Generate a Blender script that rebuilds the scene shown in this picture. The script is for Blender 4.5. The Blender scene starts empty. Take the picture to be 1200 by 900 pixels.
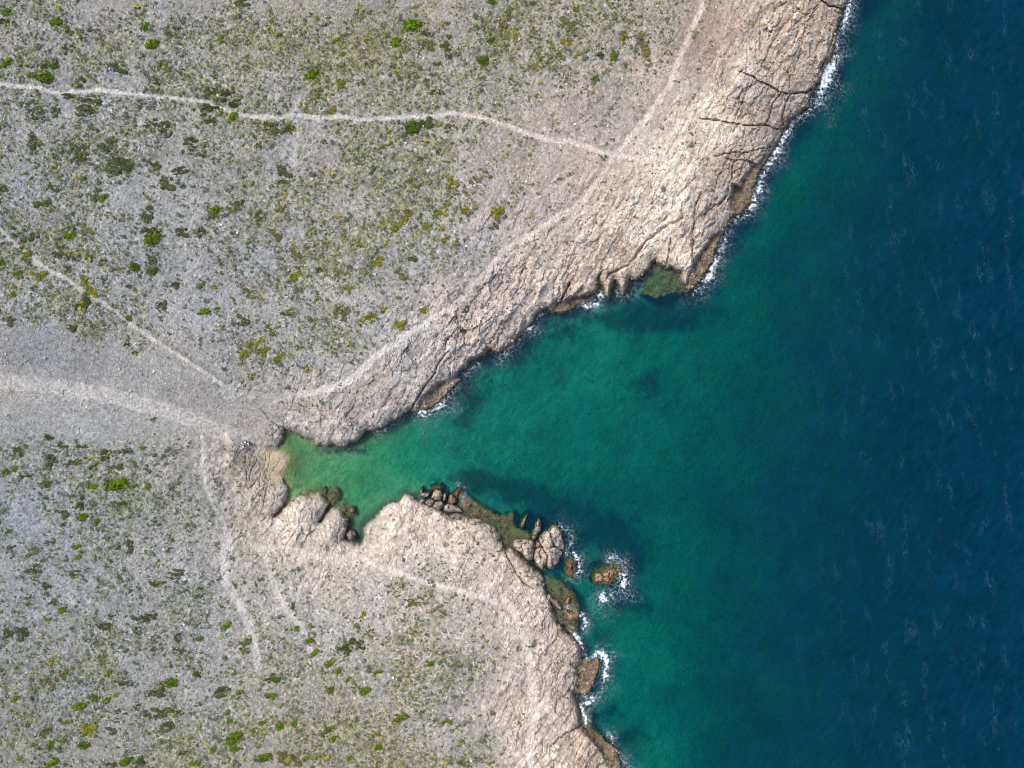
import bpy, bmesh, math, random
import numpy as np
from mathutils import Vector, Matrix

SC = bpy.context.scene
COL = SC.collection
R = math.radians

# ------------------------------------------------------------------ camera, light, exposure
CAM_H = 120.0          # metres above the sea
PX = 0.15              # metres per photo pixel at sea level
cam_d = bpy.data.cameras.new("camera")
cam_d.sensor_width = 36.0
cam_d.lens = 24.0
cam_d.clip_start = 0.5
cam_d.clip_end = 12000
cam = bpy.data.objects.new("camera", cam_d)
cam.location = (0, 0, CAM_H)
COL.objects.link(cam)
SC.camera = cam

SUN_EL, SUN_AZ = 50.0, 305.0      # degrees; azimuth clockwise from the top of the picture
world = bpy.data.worlds.new("World")
SC.world = world
world.use_nodes = True
wn = world.node_tree
bg = wn.nodes["Background"]
sky = wn.nodes.new("ShaderNodeTexSky")
sky.sky_type = 'NISHITA'
sky.sun_disc = False
sky.sun_elevation = R(SUN_EL)
sky.sun_rotation = R(SUN_AZ)
sky.dust_density = 3.0
wn.links.new(sky.outputs[0], bg.inputs[0])
bg.inputs[1].default_value = 0.14
sun_d = bpy.data.lights.new("sun", 'SUN')
sun_d.energy = 2.05
sun_d.angle = R(16)
sun_d.color = (1.0, 0.955, 0.89)
sun = bpy.data.objects.new("sun", sun_d)
sdir = Vector((math.sin(R(SUN_AZ)) * math.cos(R(SUN_EL)), math.cos(R(SUN_AZ)) * math.cos(R(SUN_EL)), math.sin(R(SUN_EL))))
sun.rotation_euler = sdir.to_track_quat('Z', 'Y').to_euler()
sun.location = (-60, 60, 90)
COL.objects.link(sun)
SC.view_settings.view_transform = 'Standard'
SC.view_settings.look = 'None'
SC.view_settings.exposure = 0.5
SC.view_settings.gamma = 1.0
SC.cycles.filter_width = 1.0
SC.cycles.max_bounces = 6
SC.cycles.transparent_max_bounces = 8
SC.cycles.caustics_reflective = False
SC.cycles.caustics_refractive = False

# ------------------------------------------------------------------ small helpers
rng = np.random.default_rng(11)


def lin(c):
    c = np.asarray(c, dtype=np.float64) / 255.0
    return np.where(c <= 0.04045, c / 12.92, ((c + 0.055) / 1.055) ** 2.4)


def sstep(a, b, x):
    t = np.clip((x - a) / (b - a), 0, 1)
    return t * t * (3 - 2 * t)


def _hash(ix, iy, seed):
    n = (ix.astype(np.int64) * 374761393 + iy.astype(np.int64) * 668265263 + seed * 974711) & 0xffffffff
    n = ((n ^ (n >> 13)) * 1274126177) & 0xffffffff
    n = n ^ (n >> 16)
    return (n & 0xffff).astype(np.float32) / 65535.0


def vnoise(x, y, seed=0):
    x0 = np.floor(x); y0 = np.floor(y)
    fx = (x - x0).astype(np.float32); fy = (y - y0).astype(np.float32)
    fx = fx * fx * (3 - 2 * fx); fy = fy * fy * (3 - 2 * fy)
    a = _hash(x0, y0, seed); b = _hash(x0 + 1, y0, seed)
    c = _hash(x0, y0 + 1, seed); d = _hash(x0 + 1, y0 + 1, seed)
    return (a + (b - a) * fx) * (1 - fy) + (c + (d - c) * fx) * fy


def fbm(x, y, octv=4, seed=0, gain=0.5):
    s = 0; amp = 1.0; tot = 0
    for o in range(octv):
        s = s + amp * vnoise(x * 2 ** o + 17.3 * o, y * 2 ** o - 9.1 * o, seed + o * 31)
        tot += amp; amp *= gain
    return s / tot * 2 - 1          # about -1..1


def ridged(x, y, octv=4, seed=0):
    s = 0; amp = 1.0; tot = 0
    for o in range(octv):
        s = s + amp * (1 - np.abs(vnoise(x * 2 ** o, y * 2 ** o, seed + o * 17) * 2 - 1))
        tot += amp; amp *= 0.5
    return s / tot                  # 0..1


def worley(x, y, seed=0):
    """cell noise: (distance to the cell border, random value of the cell, offset from its seed)"""
    x0 = np.floor(x); y0 = np.floor(y)
    f1 = np.full(x.shape, 9.0, dtype=np.float32); f2 = f1.copy()
    cid = np.zeros(x.shape, dtype=np.float32); ox = cid.copy(); oy = cid.copy()
    for j in (-1, 0, 1):
        for i in (-1, 0, 1):
            cx = x0 + i; cy = y0 + j
            px = i + _hash(cx, cy, seed) - (x - x0).astype(np.float32); py = j + _hash(cx, cy, seed + 5) - (y - y0).astype(np.float32)
            dd = px * px + py * py
            c = _hash(cx, cy, seed + 9)
            closer = dd < f1
            f2 = np.where(closer, f1, np.minimum(f2, dd))
            cid = np.where(closer, c, cid); ox = np.where(closer, px, ox); oy = np.where(closer, py, oy)
            f1 = np.where(closer, dd, f1)
    return np.sqrt(f2) - np.sqrt(f1), cid, ox, oy


def poly_sdf(U, V, pts):
    """signed distance (positive inside) to a closed polygon"""
    d2 = np.full(U.shape, 1e18)
    inside = np.zeros(U.shape, dtype=bool)
    n = len(pts)
    for i in range(n):
        x0, y0 = pts[i]; x1, y1 = pts[(i + 1) % n]
        ex, ey = x1 - x0, y1 - y0
        L = ex * ex + ey * ey
        if L < 1e-9:
            continue
        wx = U - x0; wy = V - y0
        t = np.clip((wx * ex + wy * ey) / L, 0, 1)
        dx = wx - t * ex; dy = wy - t * ey
        np.minimum(d2, dx * dx + dy * dy, out=d2)
        if y0 != y1:
            c = ((y0 > V) != (y1 > V)) & (U < ex * (V - y0) / ey + x0)
            inside ^= c
    return np.where(inside, 1, -1) * np.sqrt(d2)


def line_dist(U, V, pts, pad=40):
    """distance to an open polyline (only near it; far away = 1e3)"""
    d = np.full(U.shape, 1e3)
    for (x0, y0), (x1, y1) in zip(pts[:-1], pts[1:]):
        m = (U > min(x0, x1) - pad) & (U < max(x0, x1) + pad) & (V > min(y0, y1) - pad) & (V < max(y0, y1) + pad)
        if not m.any():
            continue
        wx = U[m] - x0; wy = V[m] - y0
        ex, ey = x1 - x0, y1 - y0
        L = max(ex * ex + ey * ey, 1e-9)
        t = np.clip((wx * ex + wy * ey) / L, 0, 1)
        dd = np.hypot(wx - t * ex, wy - t * ey)
        d[m] = np.minimum(d[m], dd)
    return d


def idw(U, V, ctrl, k=1, power=3.0, soft=12.0):
    """smooth interpolation of scattered control values, evaluated on a coarse lattice then sampled"""
    gx = np.arange(-120, 1340, 12.0); gy = np.arange(-120, 1040, 12.0)
    GX, GY = np.meshgrid(gx, gy)
    W = 0; S = 0
    for c in ctrl:
        w = 1.0 / ((GX - c[0]) ** 2 + (GY - c[1]) ** 2 + soft * soft) ** (power / 2)
        W = W + w
        S = S + w[..., None] * np.asarray(c[2:2 + k], dtype=np.float64)
    G = S / W[..., None]
    fx = np.clip((U - gx[0]) / 12.0, 0, len(gx) - 1.001); fy = np.clip((V - gy[0]) / 12.0, 0, len(gy) - 1.001)
    ix = fx.astype(int); iy = fy.astype(int); fx = (fx - ix)[..., None]; fy = (fy - iy)[..., None]
    out = (G[iy, ix] * (1 - fx) + G[iy, ix + 1] * fx) * (1 - fy) + (G[iy + 1, ix] * (1 - fx) + G[iy + 1, ix + 1] * fx) * fy
    return out if k > 1 else out[..., 0]


# ------------------------------------------------------------------ the survey: plan of the coast in photo pixels
COAST = [(996, -2), (992, 5), (987, 11), (986, 22), (981, 37), (979, 52), (972, 72), (966, 82), (960, 97), (950, 110), (947, 124),
         (939, 131), (932, 137), (925, 142), (916, 157), (910, 172), (899, 185), (890, 197), (885, 212), (882, 225), (879, 237), (870, 247),
         (857, 255), (850, 268), (843, 280), (838, 292), (834, 305), (829, 316), (821, 327), (813, 337), (806, 343), (800, 337), (797, 328), (793, 318),
         (787, 314), (782, 322), (777, 320), (772, 313), (768, 305), (765, 306), (762, 316), (756, 321), (750, 326), (744, 329), (738, 326),
         (736, 335), (731, 346), (728, 346), (725, 338), (721, 330), (718, 336), (714, 350), (709, 347), (706, 336), (702, 330), (701, 340),
         (696, 346), (686, 347), (678, 350), (673, 351), (671, 358), (666, 362), (658, 365), (654, 362), (654, 355), (651, 364), (647, 365), (641, 361), (634, 365), (628, 370),
         (625, 377), (617, 385), (610, 391), (604, 399), (598, 404), (590, 409), (585, 412), (577, 411), (572, 410), (567, 416), (558, 421), (551, 423),
         (548, 432), (540, 434), (536, 441), (529, 447), (526, 455), (519, 463), (511, 471), (505, 476), (497, 479), (488, 482), (482, 480), (475, 484),
         (466, 490), (456, 496), (447, 502), (440, 503), (434, 505), (428, 504), (424, 511), (419, 517), (411, 519), (405, 523), (397, 523),
         (390, 520), (384, 522), (376, 520), (371, 522), (369, 515), (362, 513), (354, 511), (347, 506), (340, 504), (334, 502), (332, 508), (332, 514), (328, 519), (326, 526),
         (322, 528), (326, 530), (331, 534), (334, 541), (331, 549), (325, 555), (320, 558), (325, 558), (331, 559), (334, 566), (338, 573), (337, 581), (333, 590), (326, 599), (321, 605), (326, 602),
         (336, 595), (343, 588), (350, 581), (357, 577), (366, 578), (374, 577), (379, 580), (384, 586), (387, 592), (383, 598), (376, 611), (380, 606), (388, 596),
         (394, 594), (400, 597), (406, 604), (408, 614), (405, 624), (403, 632), (409, 635), (416, 637), (424, 636), (427, 630), (426, 620), (431, 612), (439, 607), (447, 598),
         (453, 592), (460, 589), (467, 588), (471, 583), (475, 579), (480, 581), (487, 584), (494, 588), (505, 594), (516, 598), (525, 603), (530, 606),
         (540, 603), (548, 605), (555, 608), (566, 612), (574, 616), (583, 626), (589, 634), (594, 640), (600, 644), (612, 654), (625, 668), (634, 676),
         (638, 684), (641, 695), (648, 708), (654, 720), (656, 730), (661, 738), (669, 744), (675, 751), (681, 759), (681, 772), (684, 780), (678, 790), (682, 800), (680, 808),
         (672, 812), (676, 820), (680, 832), (684, 842), (681, 850), (690, 852), (694, 860), (701, 865), (710, 872), (718, 880), (723, 888), (726, 896),
         (730, 915), (742, 960), (770, 1040), (860, 1250), (1300, 2600), (3500, 16000), (-16000, 16000), (-16000, -16000), (9000, -16000),
         (3000, -4200), (1500, -800), (1150, -210), (1040, -60), (1010, -22)]

SHELF = [  # low wave-washed ledges, brown with algae
    ([(752, 330), (765, 312), (795, 320), (802, 340), (792, 346), (770, 350), (752, 344)], -0.6),
    ([(858, 215), (884, 222), (879, 240), (866, 250), (856, 248)], 0.35),
    ([(880, 195), (897, 187), (885, 215), (870, 225), (868, 212)], 0.5),
    ([(835, 275), (846, 272), (835, 305), (822, 325), (812, 338), (803, 335), (815, 305)], 0.5),
    ([(575, 605), (600, 612), (624, 626), (622, 634), (604, 642), (592, 642), (583, 622)], -0.32),
    ([(638, 675), (650, 675), (668, 690), (680, 703), (682, 722), (672, 735), (655, 730), (645, 705)], -0.30),
    ([(668, 778), (690, 771), (703, 768), (701, 790), (695, 808), (685, 815), (672, 810), (678, 792)], 0.35),
    ([(694, 862), (705, 862), (713, 873), (723, 878), (728, 900), (716, 900), (700, 876)], 0.40),
    ([(485, 481), (497, 462), (515, 447), (530, 443), (540, 445), (522, 464), (506, 477)], 0.55),
    ([(640, 364), (655, 356), (672, 350), (690, 350), (696, 347), (690, 354), (672, 360), (655, 367)], 0.0),
    ([(536, 574), (545, 580), (560, 590), (580, 603), (602, 602), (600, 613), (575, 611), (553, 603), (538, 596)], -0.15),
    ([(352, 580), (370, 574), (384, 576), (392, 570), (399, 577), (392, 592), (384, 584), (374, 578), (360, 580)], -0.25),
    ([(396, 594), (404, 590), (414, 592), (418, 602), (408, 606)], -0.2),
    ([(970, 75), (980, 66), (983, 80), (976, 84)], -0.25),
    ([(680, 828), (690, 830), (694, 852), (704, 860), (696, 866), (684, 852)], -0.15),
]
CRACKS = [
    ([(866, 83), (885, 92), (900, 100), (915, 108), (927, 110), (945, 109), (951, 106)], 1.5, .9),
    ([(820, 139), (850, 143), (870, 147), (897, 147), (912, 152)], 1.5, .9),
    ([(897, 147), (902, 138), (906, 120), (914, 109)], 1.4, .8),
    ([(838, 182), (865, 179), (885, 177), (907, 172)], 1.3, .7),
    ([(852, 186), (862, 189), (872, 188), (890, 193)], 1.5, .8),
    ([(958, -1), (975, 8), (988, 11)], 1.5, 1.0),
    ([(917, 150), (917, 135), (922, 120), (926, 110)], 1.5, .8),
    ([(861, 190), (857, 208), (853, 228), (842, 241)], 1.4, .8),
    ([(872, 190), (866, 210), (858, 226), (846, 250)], 1.2, .5),
    ([(813, 322), (811, 300), (812, 270), (816, 240), (822, 226)], 1.8, .9),
    ([(822, 254), (832, 246), (845, 236), (862, 222)], 1.2, .6),
    ([(786, 280), (784, 296), (781, 312)], 1.4, .8),
    ([(715, 322), (735, 311), (745, 301), (755, 286), (765, 276), (778, 267), (800, 255)], 3.0, .8),
    ([(654, 366), (658, 350), (667, 332)], 1.7, 1.1),
    ([(703, 340), (702, 325), (706, 316)], 1.5, .9),
    ([(483, 478), (493, 462), (500, 450), (510, 437), (515, 425), (525, 412)], 1.7, 1.0),
    ([(645, 875), (655, 866), (668, 858), (682, 849)], 1.3, .8),
    ([(590, 636), (594, 650), (603, 668), (612, 682), (624, 690)], 1.5, .7),
    ([(374, 613), (382, 599), (388, 590)], 1.4, 1.0),
    ([(958, 5), (951, 20), (943, 42), (938, 62), (930, 90)], 1.2, .5),
    ([(984, 22), (977, 45), (970, 62), (958, 88)], 1.6, .7),
    ([(930, 8), (928, 30), (932, 40)], 1.0, .4),
    ([(305, 478), (315, 492), (324, 499), (334, 503)], 1.3, .4),
    ([(923, 85), (926, 92), (925, 106)], 1.1, .5),
    ([(672, 800), (664, 812), (655, 820), (650, 835)], 1.6, .6),
    ([(530, 606), (543, 618), (556, 632), (566, 645)], 1.4, .4),
    ([(936, 10), (915, 34), (900, 60), (893, 78)], 1.3, .45),
    ([(893, 20), (891, 45), (893, 62)], 1.3, .45),
    ([(880, 92), (873, 112), (862, 140)], 1.3, .4),
    ([(850, 192), (843, 206), (836, 226)], 1.2, .5),
    ([(884, 178), (880, 162), (884, 148)], 1.0, .5),
    ([(700, 880), (690, 893), (684, 905)], 1.4, .5),
    ([(692, 853), (684, 868), (676, 885), (672, 905)], 1.6, .45),
    ([(795, 22), (800, 30), (790, 48), (780, 52), (797, 60)], 1.2, .3),
    ([(760, 50), (757, 68), (752, 80)], 1.2, .3),
]
PATH_MAIN = [(-80, 92), (0, 98), (20, 101), (42, 102), (60, 107), (75, 109), (95, 107), (115, 105), (140, 108), (165, 110), (190, 114), (215, 116), (235, 118),
             (250, 124), (270, 131), (290, 135), (300, 137), (325, 137), (345, 134), (365, 137), (400, 137), (435, 140), (475, 136), (505, 136),
             (530, 132), (550, 135), (575, 140), (595, 148), (620, 157), (650, 165), (665, 164), (685, 171), (705, 178), (722, 181), (745, 183), (765, 185)]
PATH_COAST = [(830, -80), (823, 0), (815, 25), (805, 45), (795, 70), (785, 100), (770, 120), (752, 145), (735, 165), (720, 182), (705, 205), (690, 225),
              (672, 243), (655, 253), (635, 264), (620, 275), (600, 285), (585, 300), (570, 318), (550, 338), (530, 360), (510, 371), (480, 388),
              (455, 405), (435, 422), (420, 437), (400, 450), (375, 458), (350, 462)]
PATH_LEFT = [(-80, 215), (0, 268), (10, 280), (25, 292), (45, 308), (60, 318), (80, 328), (95, 340), (115, 352), (135, 365), (155, 380), (175, 395), (195, 407),
             (215, 420), (235, 433), (255, 447), (270, 456)]
PATHS = [  # points, half width px, strength, colour
    (PATH_MAIN[24:], 2.6, 1.0, (230, 215, 205)),
    (PATH_MAIN, 2.4, 1.0, (222, 216, 209)),
    ([(x - 5, y - 1) for x, y in PATH_COAST[2:15]], 2.4, .6, (158, 138, 126)),
    (PATH_COAST[:14], 2.8, 1.0, (226, 210, 198)),
    (PATH_COAST[13:21], 3.4, .9, (222, 207, 194)),
    (PATH_COAST[20:], 3.8, .95, (230, 222, 211)),
    (PATH_LEFT, 2.1, .95, (204, 201, 192)),
    ([(236, 512), (238, 530), (235, 545), (240, 570), (250, 595), (262, 612), (265, 628)], 2.0, .85, (202, 196, 188)),
    ([(300, 640), (330, 643), (365, 650), (400, 657), (425, 652)], 4.0, .7, (215, 205, 192)),
    ([(425, 655), (445, 665), (470, 672), (500, 683), (530, 690), (555, 697), (580, 706)], 3.0, .95, (226, 214, 203)),
    ([(590, 700), (602, 718), (610, 740), (618, 760), (623, 790), (624, 830), (621, 870), (620, 960)], 4.0, .9, (228, 213, 199)),
    ([(266, 628), (262, 650), (263, 680), (280, 708), (290, 730), (297, 750), (302, 780)], 4.5, .75, (208, 205, 202)),
    ([(303, 642), (315, 662), (322, 690), (335, 715), (350, 732), (360, 750), (365, 772)], 3.2, .85, (206, 200, 190)),
    ([(347, 115), (345, 140), (345, 165), (341, 192)], 4.5, .85, (184, 183, 186)),
    ([(-80, 438), (0, 446), (60, 452), (120, 462), (180, 476), (230, 494), (262, 507), (296, 518)], 9.0, .8, (196, 191, 185)),
    ([(272, 460), (290, 462), (330, 466), (380, 460)], 4.0, .5, (192, 187, 178)),
    ([(190, 399), (212, 414), (232, 427), (250, 439), (266, 452)], 2.0, .7, (112, 110, 98)),
    ([(302, 531), (304, 534), (309, 537), (311, 545), (310, 553)], .7, .8, (120, 96, 66)),
    ([(57, -10), (55, 30), (50, 60), (40, 80)], 3.0, .3, (170, 170, 175)),
]
GRAVEL = [(-200, 388), (0, 386), (60, 380), (105, 396), (160, 402), (215, 424), (262, 456), (330, 480), (306, 516), (250, 514), (180, 516), (120, 524), (60, 512), (0, 520), (-200, 540)]
SAND = [(301, 529), (314, 527), (324, 528), (332, 526), (341, 531), (343, 538), (335, 549), (328, 558), (318, 561), (312, 556), (311, 546), (309, 537)]

# perceived average colours of the bare ground (sRGB) and plant cover
TONE = [
    (30, 30, 158, 156, 153), (150, 30, 166, 164, 161), (300, 30, 164, 160, 151), (450, 30, 158, 153, 140), (600, 30, 160, 155, 145), (700, 30, 168, 160, 148), (780, 30, 172, 162, 150),
    (850, 25, 190, 170, 156), (925, 30, 198, 182, 162), (975, 20, 182, 168, 152), (820, 60, 176, 155, 142), (855, 95, 212, 198, 178), (925, 85, 186, 170, 152),
    (30, 120, 160, 162, 163), (150, 130, 168, 168, 169), (300, 110, 164, 163, 159), (450, 110, 160, 157, 147), (600, 110, 168, 161, 151), (700, 120, 176, 163, 153), (780, 120, 192, 177, 162),
    (825, 135, 240, 228, 208), (835, 160, 240, 228, 208), (842, 118, 236, 222, 200), (815, 175, 226, 212, 194), (862, 108, 176, 168, 162), (885, 128, 158, 150, 144), (870, 120, 186, 170, 156), (905, 140, 172, 157, 144), (830, 165, 222, 208, 190),
    (30, 220, 156, 160, 161), (150, 220, 166, 168, 170), (300, 220, 162, 162, 160), (450, 220, 162, 160, 151), (600, 220, 178, 168, 158), (680, 210, 186, 172, 161), (740, 220, 208, 194, 180),
    (785, 230, 236, 224, 208), (795, 205, 232, 218, 202), (840, 215, 176, 164, 154), (860, 190, 172, 158, 148), (800, 280, 214, 200, 184), (835, 260, 182, 168, 156),
    (30, 300, 156, 160, 160), (150, 300, 166, 168, 172), (225, 340, 172, 172, 176), (300, 300, 162, 163, 163), (450, 300, 168, 165, 160), (550, 300, 178, 170, 164), (650, 300, 200, 187, 175), (720, 300, 210, 196, 180),
    (770, 270, 222, 210, 194), (690, 320, 205, 190, 172), (620, 350, 204, 190, 178),
    (30, 400, 166, 168, 170), (150, 420, 172, 172, 172), (250, 400, 170, 170, 171), (350, 400, 166, 166, 165), (450, 380, 176, 172, 166), (460, 440, 182, 177, 168), (550, 390, 196, 186, 177), (510, 430, 194, 184, 174),
    (30, 460, 174, 172, 170), (130, 450, 176, 174, 171), (230, 470, 172, 168, 164), (330, 480, 180, 175, 168), (400, 490, 186, 181, 175), (440, 480, 195, 186, 178),
    (30, 498, 156, 161, 165), (130, 498, 160, 164, 167), (230, 515, 168, 166, 163), (285, 540, 180, 174, 166), (305, 580, 206, 196, 182), (330, 560, 190, 184, 175),
    (30, 600, 154, 161, 168), (130, 600, 154, 161, 166), (230, 580, 162, 163, 163), (280, 600, 186, 178, 168), (330, 620, 206, 196, 184), (370, 610, 202, 193, 182), (470, 620, 214, 200, 188), (530, 640, 212, 200, 188), (600, 670, 210, 196, 183),
    (470, 650, 206, 194, 184), (400, 660, 206, 196, 182),
    (30, 700, 154, 161, 168), (130, 700, 156, 160, 163), (230, 700, 162, 164, 166), (300, 700, 178, 175, 171), (350, 690, 178, 174, 170), (430, 690, 184, 178, 172), (500, 710, 182, 175, 166), (560, 730, 190, 180, 170), (610, 720, 206, 192, 179), (640, 740, 196, 180, 166),
    (30, 800, 150, 154, 155), (130, 800, 152, 155, 155), (230, 800, 160, 161, 160), (330, 800, 168, 164, 156), (450, 790, 168, 163, 153), (550, 790, 176, 168, 159), (600, 790, 204, 190, 177), (650, 800, 202, 186, 170), (665, 840, 212, 195, 178),
    (30, 880, 150, 150, 146), (130, 880, 156, 156, 152), (230, 880, 160, 158, 150), (330, 880, 158, 153, 142), (450, 880, 164, 158, 147), (550, 880, 172, 166, 157), (620, 880, 210, 196, 181), (690, 885, 200, 182, 165)]
VEG = [  # u, v, cover, olive share
    (30, 30, .65, .4), (150, 30, .55, .35), (300, 30, .6, .7), (450, 30, .85, .8), (600, 30, .7, .7), (700, 30, .55, .6), (760, 60, .25, .4), (800, 20, .1, .3), (850, 25, .12, .1), (925, 60, 0, 0), (840, 120, 0, 0),
    (30, 130, .7, .4), (90, 110, .7, .45), (150, 130, .5, .25), (300, 110, .6, .5), (420, 60, .85, .8), (450, 120, .75, .6), (600, 110, .6, .6), (700, 120, .35, .4), (770, 140, .08, .2),
    (30, 210, .7, .3), (150, 220, .45, .2), (225, 190, .3, .1), (300, 220, .7, .5), (450, 220, .8, .65), (560, 210, .5, .6), (640, 200, .3, .5), (700, 220, .05, .1), (780, 230, 0, 0),
    (30, 290, .75, .35), (150, 280, .55, .2), (230, 320, .22, .1), (210, 360, .12, .1), (300, 300, .7, .4), (400, 300, .8, .6), (500, 290, .5, .6), (600, 280, .12, .3), (700, 300, 0, 0), (600, 340, .02, .1),
    (30, 340, .75, .5), (100, 360, .85, .5), (75, 350, .9, .6), (115, 340, .7, .5), (60, 325, .7, .5), (160, 410, .4, .4), (30, 395, .02, 0), (240, 400, .1, .1), (300, 390, .6, .6), (400, 380, .5, .6), (370, 440, .15, .3), (470, 380, .2, .4), (540, 390, .02, 0), (470, 430, .02, 0),
    (100, 460, 0, 0), (200, 470, 0, 0), (300, 480, .05, .2), (400, 490, .0, 0), (60, 495, .02, 0),
    (30, 545, .65, .4), (130, 545, .75, .4), (200, 550, .45, .1), (260, 540, .1, .1), (290, 560, .02, 0),
    (30, 610, .28, .2), (130, 620, .45, .3), (210, 620, .55, .2), (260, 640, .2, .1), (350, 620, .0, 0), (480, 620, 0, 0),
    (30, 690, .35, .2), (130, 700, .6, .3), (230, 700, .5, .2), (300, 690, .25, .2), (350, 690, .25, .3), (430, 700, .3, .4), (500, 710, .5, .6), (560, 690, .06, .1), (600, 720, 0, 0),
    (30, 790, .5, .4), (130, 790, .6, .35), (230, 800, .45, .3), (330, 800, .6, .6), (450, 780, .75, .7), (550, 780, .5, .4), (590, 780, .1, .2), (640, 800, 0, 0),
    (30, 880, .5, .6), (130, 880, .5, .3), (230, 870, .55, .5), (330, 880, .75, .8), (450, 880, .75, .8), (550, 880, .45, .5), (600, 880, .1, .2), (660, 880, 0, 0)]
DEPTH = [(330, 540, .1), (336, 538, .2), (342, 538, .35), (350, 545, .65), (350, 520, .7), (345, 565, .6), (360, 540, .85), (400, 550, 1.0), (440, 560, 1.25), (430, 600, 1.1), (415, 625, .8), (480, 530, 1.9), (500, 520, 2.1), (560, 500, 2.6), (600, 520, 2.8), (650, 480, 2.9),
         (600, 450, 3.0), (700, 430, 2.7), (720, 400, 2.5), (760, 420, 3.5), (700, 500, 3.5), (650, 560, 3.7), (750, 560, 4.5), (780, 480, 4.4), (850, 420, 4.8), (850, 350, 4.6), (900, 260, 4.6), (920, 220, 4.6),
         (950, 150, 4.9), (1000, 60, 6), (1050, 20, 7.5), (1000, 200, 7.5), (960, 300, 7.5), (900, 500, 6.5), (850, 600, 6.5), (780, 640, 4.8), (760, 720, 3.3), (740, 760, 2.8), (760, 800, 3.7), (770, 880, 3.1),
         (820, 850, 5), (800, 730, 4.6), (880, 700, 7), (870, 800, 7), (900, 880, 8), (950, 600, 9), (950, 750, 9.5), (1000, 450, 9.5), (1050, 300, 10), (1100, 150, 11), (1150, 50, 13), (1100, 500, 13), (1050, 700, 12),
         (1200, 300, 18), (1200, 600, 18), (1200, 850, 18), (1050, 880, 11), (740, 890, 2.2), (1250, 0, 18)]
DARKBED = [(540, 560, 40, 12), (575, 570, 40, 16), (620, 580, 40, 16), (650, 605, 40, 18), (700, 640, 55, 36), (735, 655, 28, 30), (700, 605, 45, 20), (740, 705, 28, 18), (560, 462, 26, 20), (545, 490, 16, 18),
           (605, 418, 30, 16), (650, 392, 34, 14), (705, 372, 50, 14), (760, 368, 46, 20), (800, 372, 34, 22), (750, 452, 26, 20), (700, 745, 18, 14), (705, 770, 16, 24),
           (715, 830, 22, 22), (735, 870, 20, 26), (850, 285, 14, 30), (895, 210, 12, 24), (930, 150, 10, 22), (985, 70, 12, 40), (530, 440, 14, 12), (420, 615, 8, 20), (395, 585, 16, 5), (350, 570, 12, 6), (400, 528, 30, 5), (345, 508, 10, 5)]
FOAM = [
    ([(998, -8), (994, 12), (990, 30), (985, 46), (980, 58)], 4.5, .9),
    ([(976, 68), (970, 84), (966, 100), (957, 120)], 7.5, 1.0),
    ([(936, 134), (928, 146), (917, 164), (906, 180), (898, 195), (891, 212), (886, 224)], 5.0, 1.0),
    ([(884, 226), (881, 240), (874, 250), (864, 256), (855, 260)], 4.0, .9),
    ([(852, 272), (846, 288), (840, 304), (833, 322), (824, 334), (812, 343)], 5.5, .85),
    ([(704, 346), (698, 356), (690, 360), (680, 356)], 4.0, .95), ([(722, 338), (724, 347)], 2.5, .7), ([(736, 346), (744, 340), (748, 334)], 2.5, .45),
    ([(634, 368), (628, 374)], 2.5, .7), ([(622, 382), (612, 393), (606, 400)], 4.5, 1.0), ([(601, 403), (592, 412), (586, 422)], 4.0, .6),
    ([(560, 428), (552, 434), (547, 438)], 4.0, .95), ([(533, 449), (526, 460), (516, 473), (504, 482), (494, 486)], 6.5, 1.05), ([(470, 490), (455, 500), (443, 508)], 2.5, .45),
    ([(536, 567), (545, 571), (543, 585)], 2.5, .5), ([(656, 616), (668, 624), (670, 640), (664, 646)], 4.5, .7),
    ([(672, 648), (679, 660), (680, 670), (674, 676)], 3.5, .9), ([(710, 657), (720, 652), (731, 659)], 4.5, .62),
    ([(729, 675), (735, 678), (731, 687)], 6.0, 1.15), ([(706, 699), (713, 694), (716, 700), (709, 704)], 6.0, 1.05),
    ([(664, 712), (672, 716), (680, 722)], 2.5, .9), ([(682, 720), (687, 730), (684, 740)], 2.5, .8), ([(664, 736), (674, 742), (680, 752), (684, 760)], 3.5, .9),
    ([(681, 762), (690, 774), (702, 764), (711, 772), (709, 790), (706, 806), (699, 818), (688, 822)], 4.5, .95),
    ([(680, 826), (684, 836), (687, 846)], 2.8, 1.0), ([(714, 862), (720, 872), (716, 876)], 3.5, .8), ([(724, 884), (730, 890), (734, 900)], 4.0, .85),
    ([(988, 24), (990, 40), (984, 48)], 3.0, .6), ([(972, 70), (966, 74)], 2.0, .5), ([(952, 126), (945, 133)], 3.0, .5),
]

# free-standing rocks: name, label, outline (crop coordinates), crop transform, top height, kind


def crop(x0, y0, s, pts):
    return [(x0 + x / s, y0 + y / s) for x, y in pts]


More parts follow.
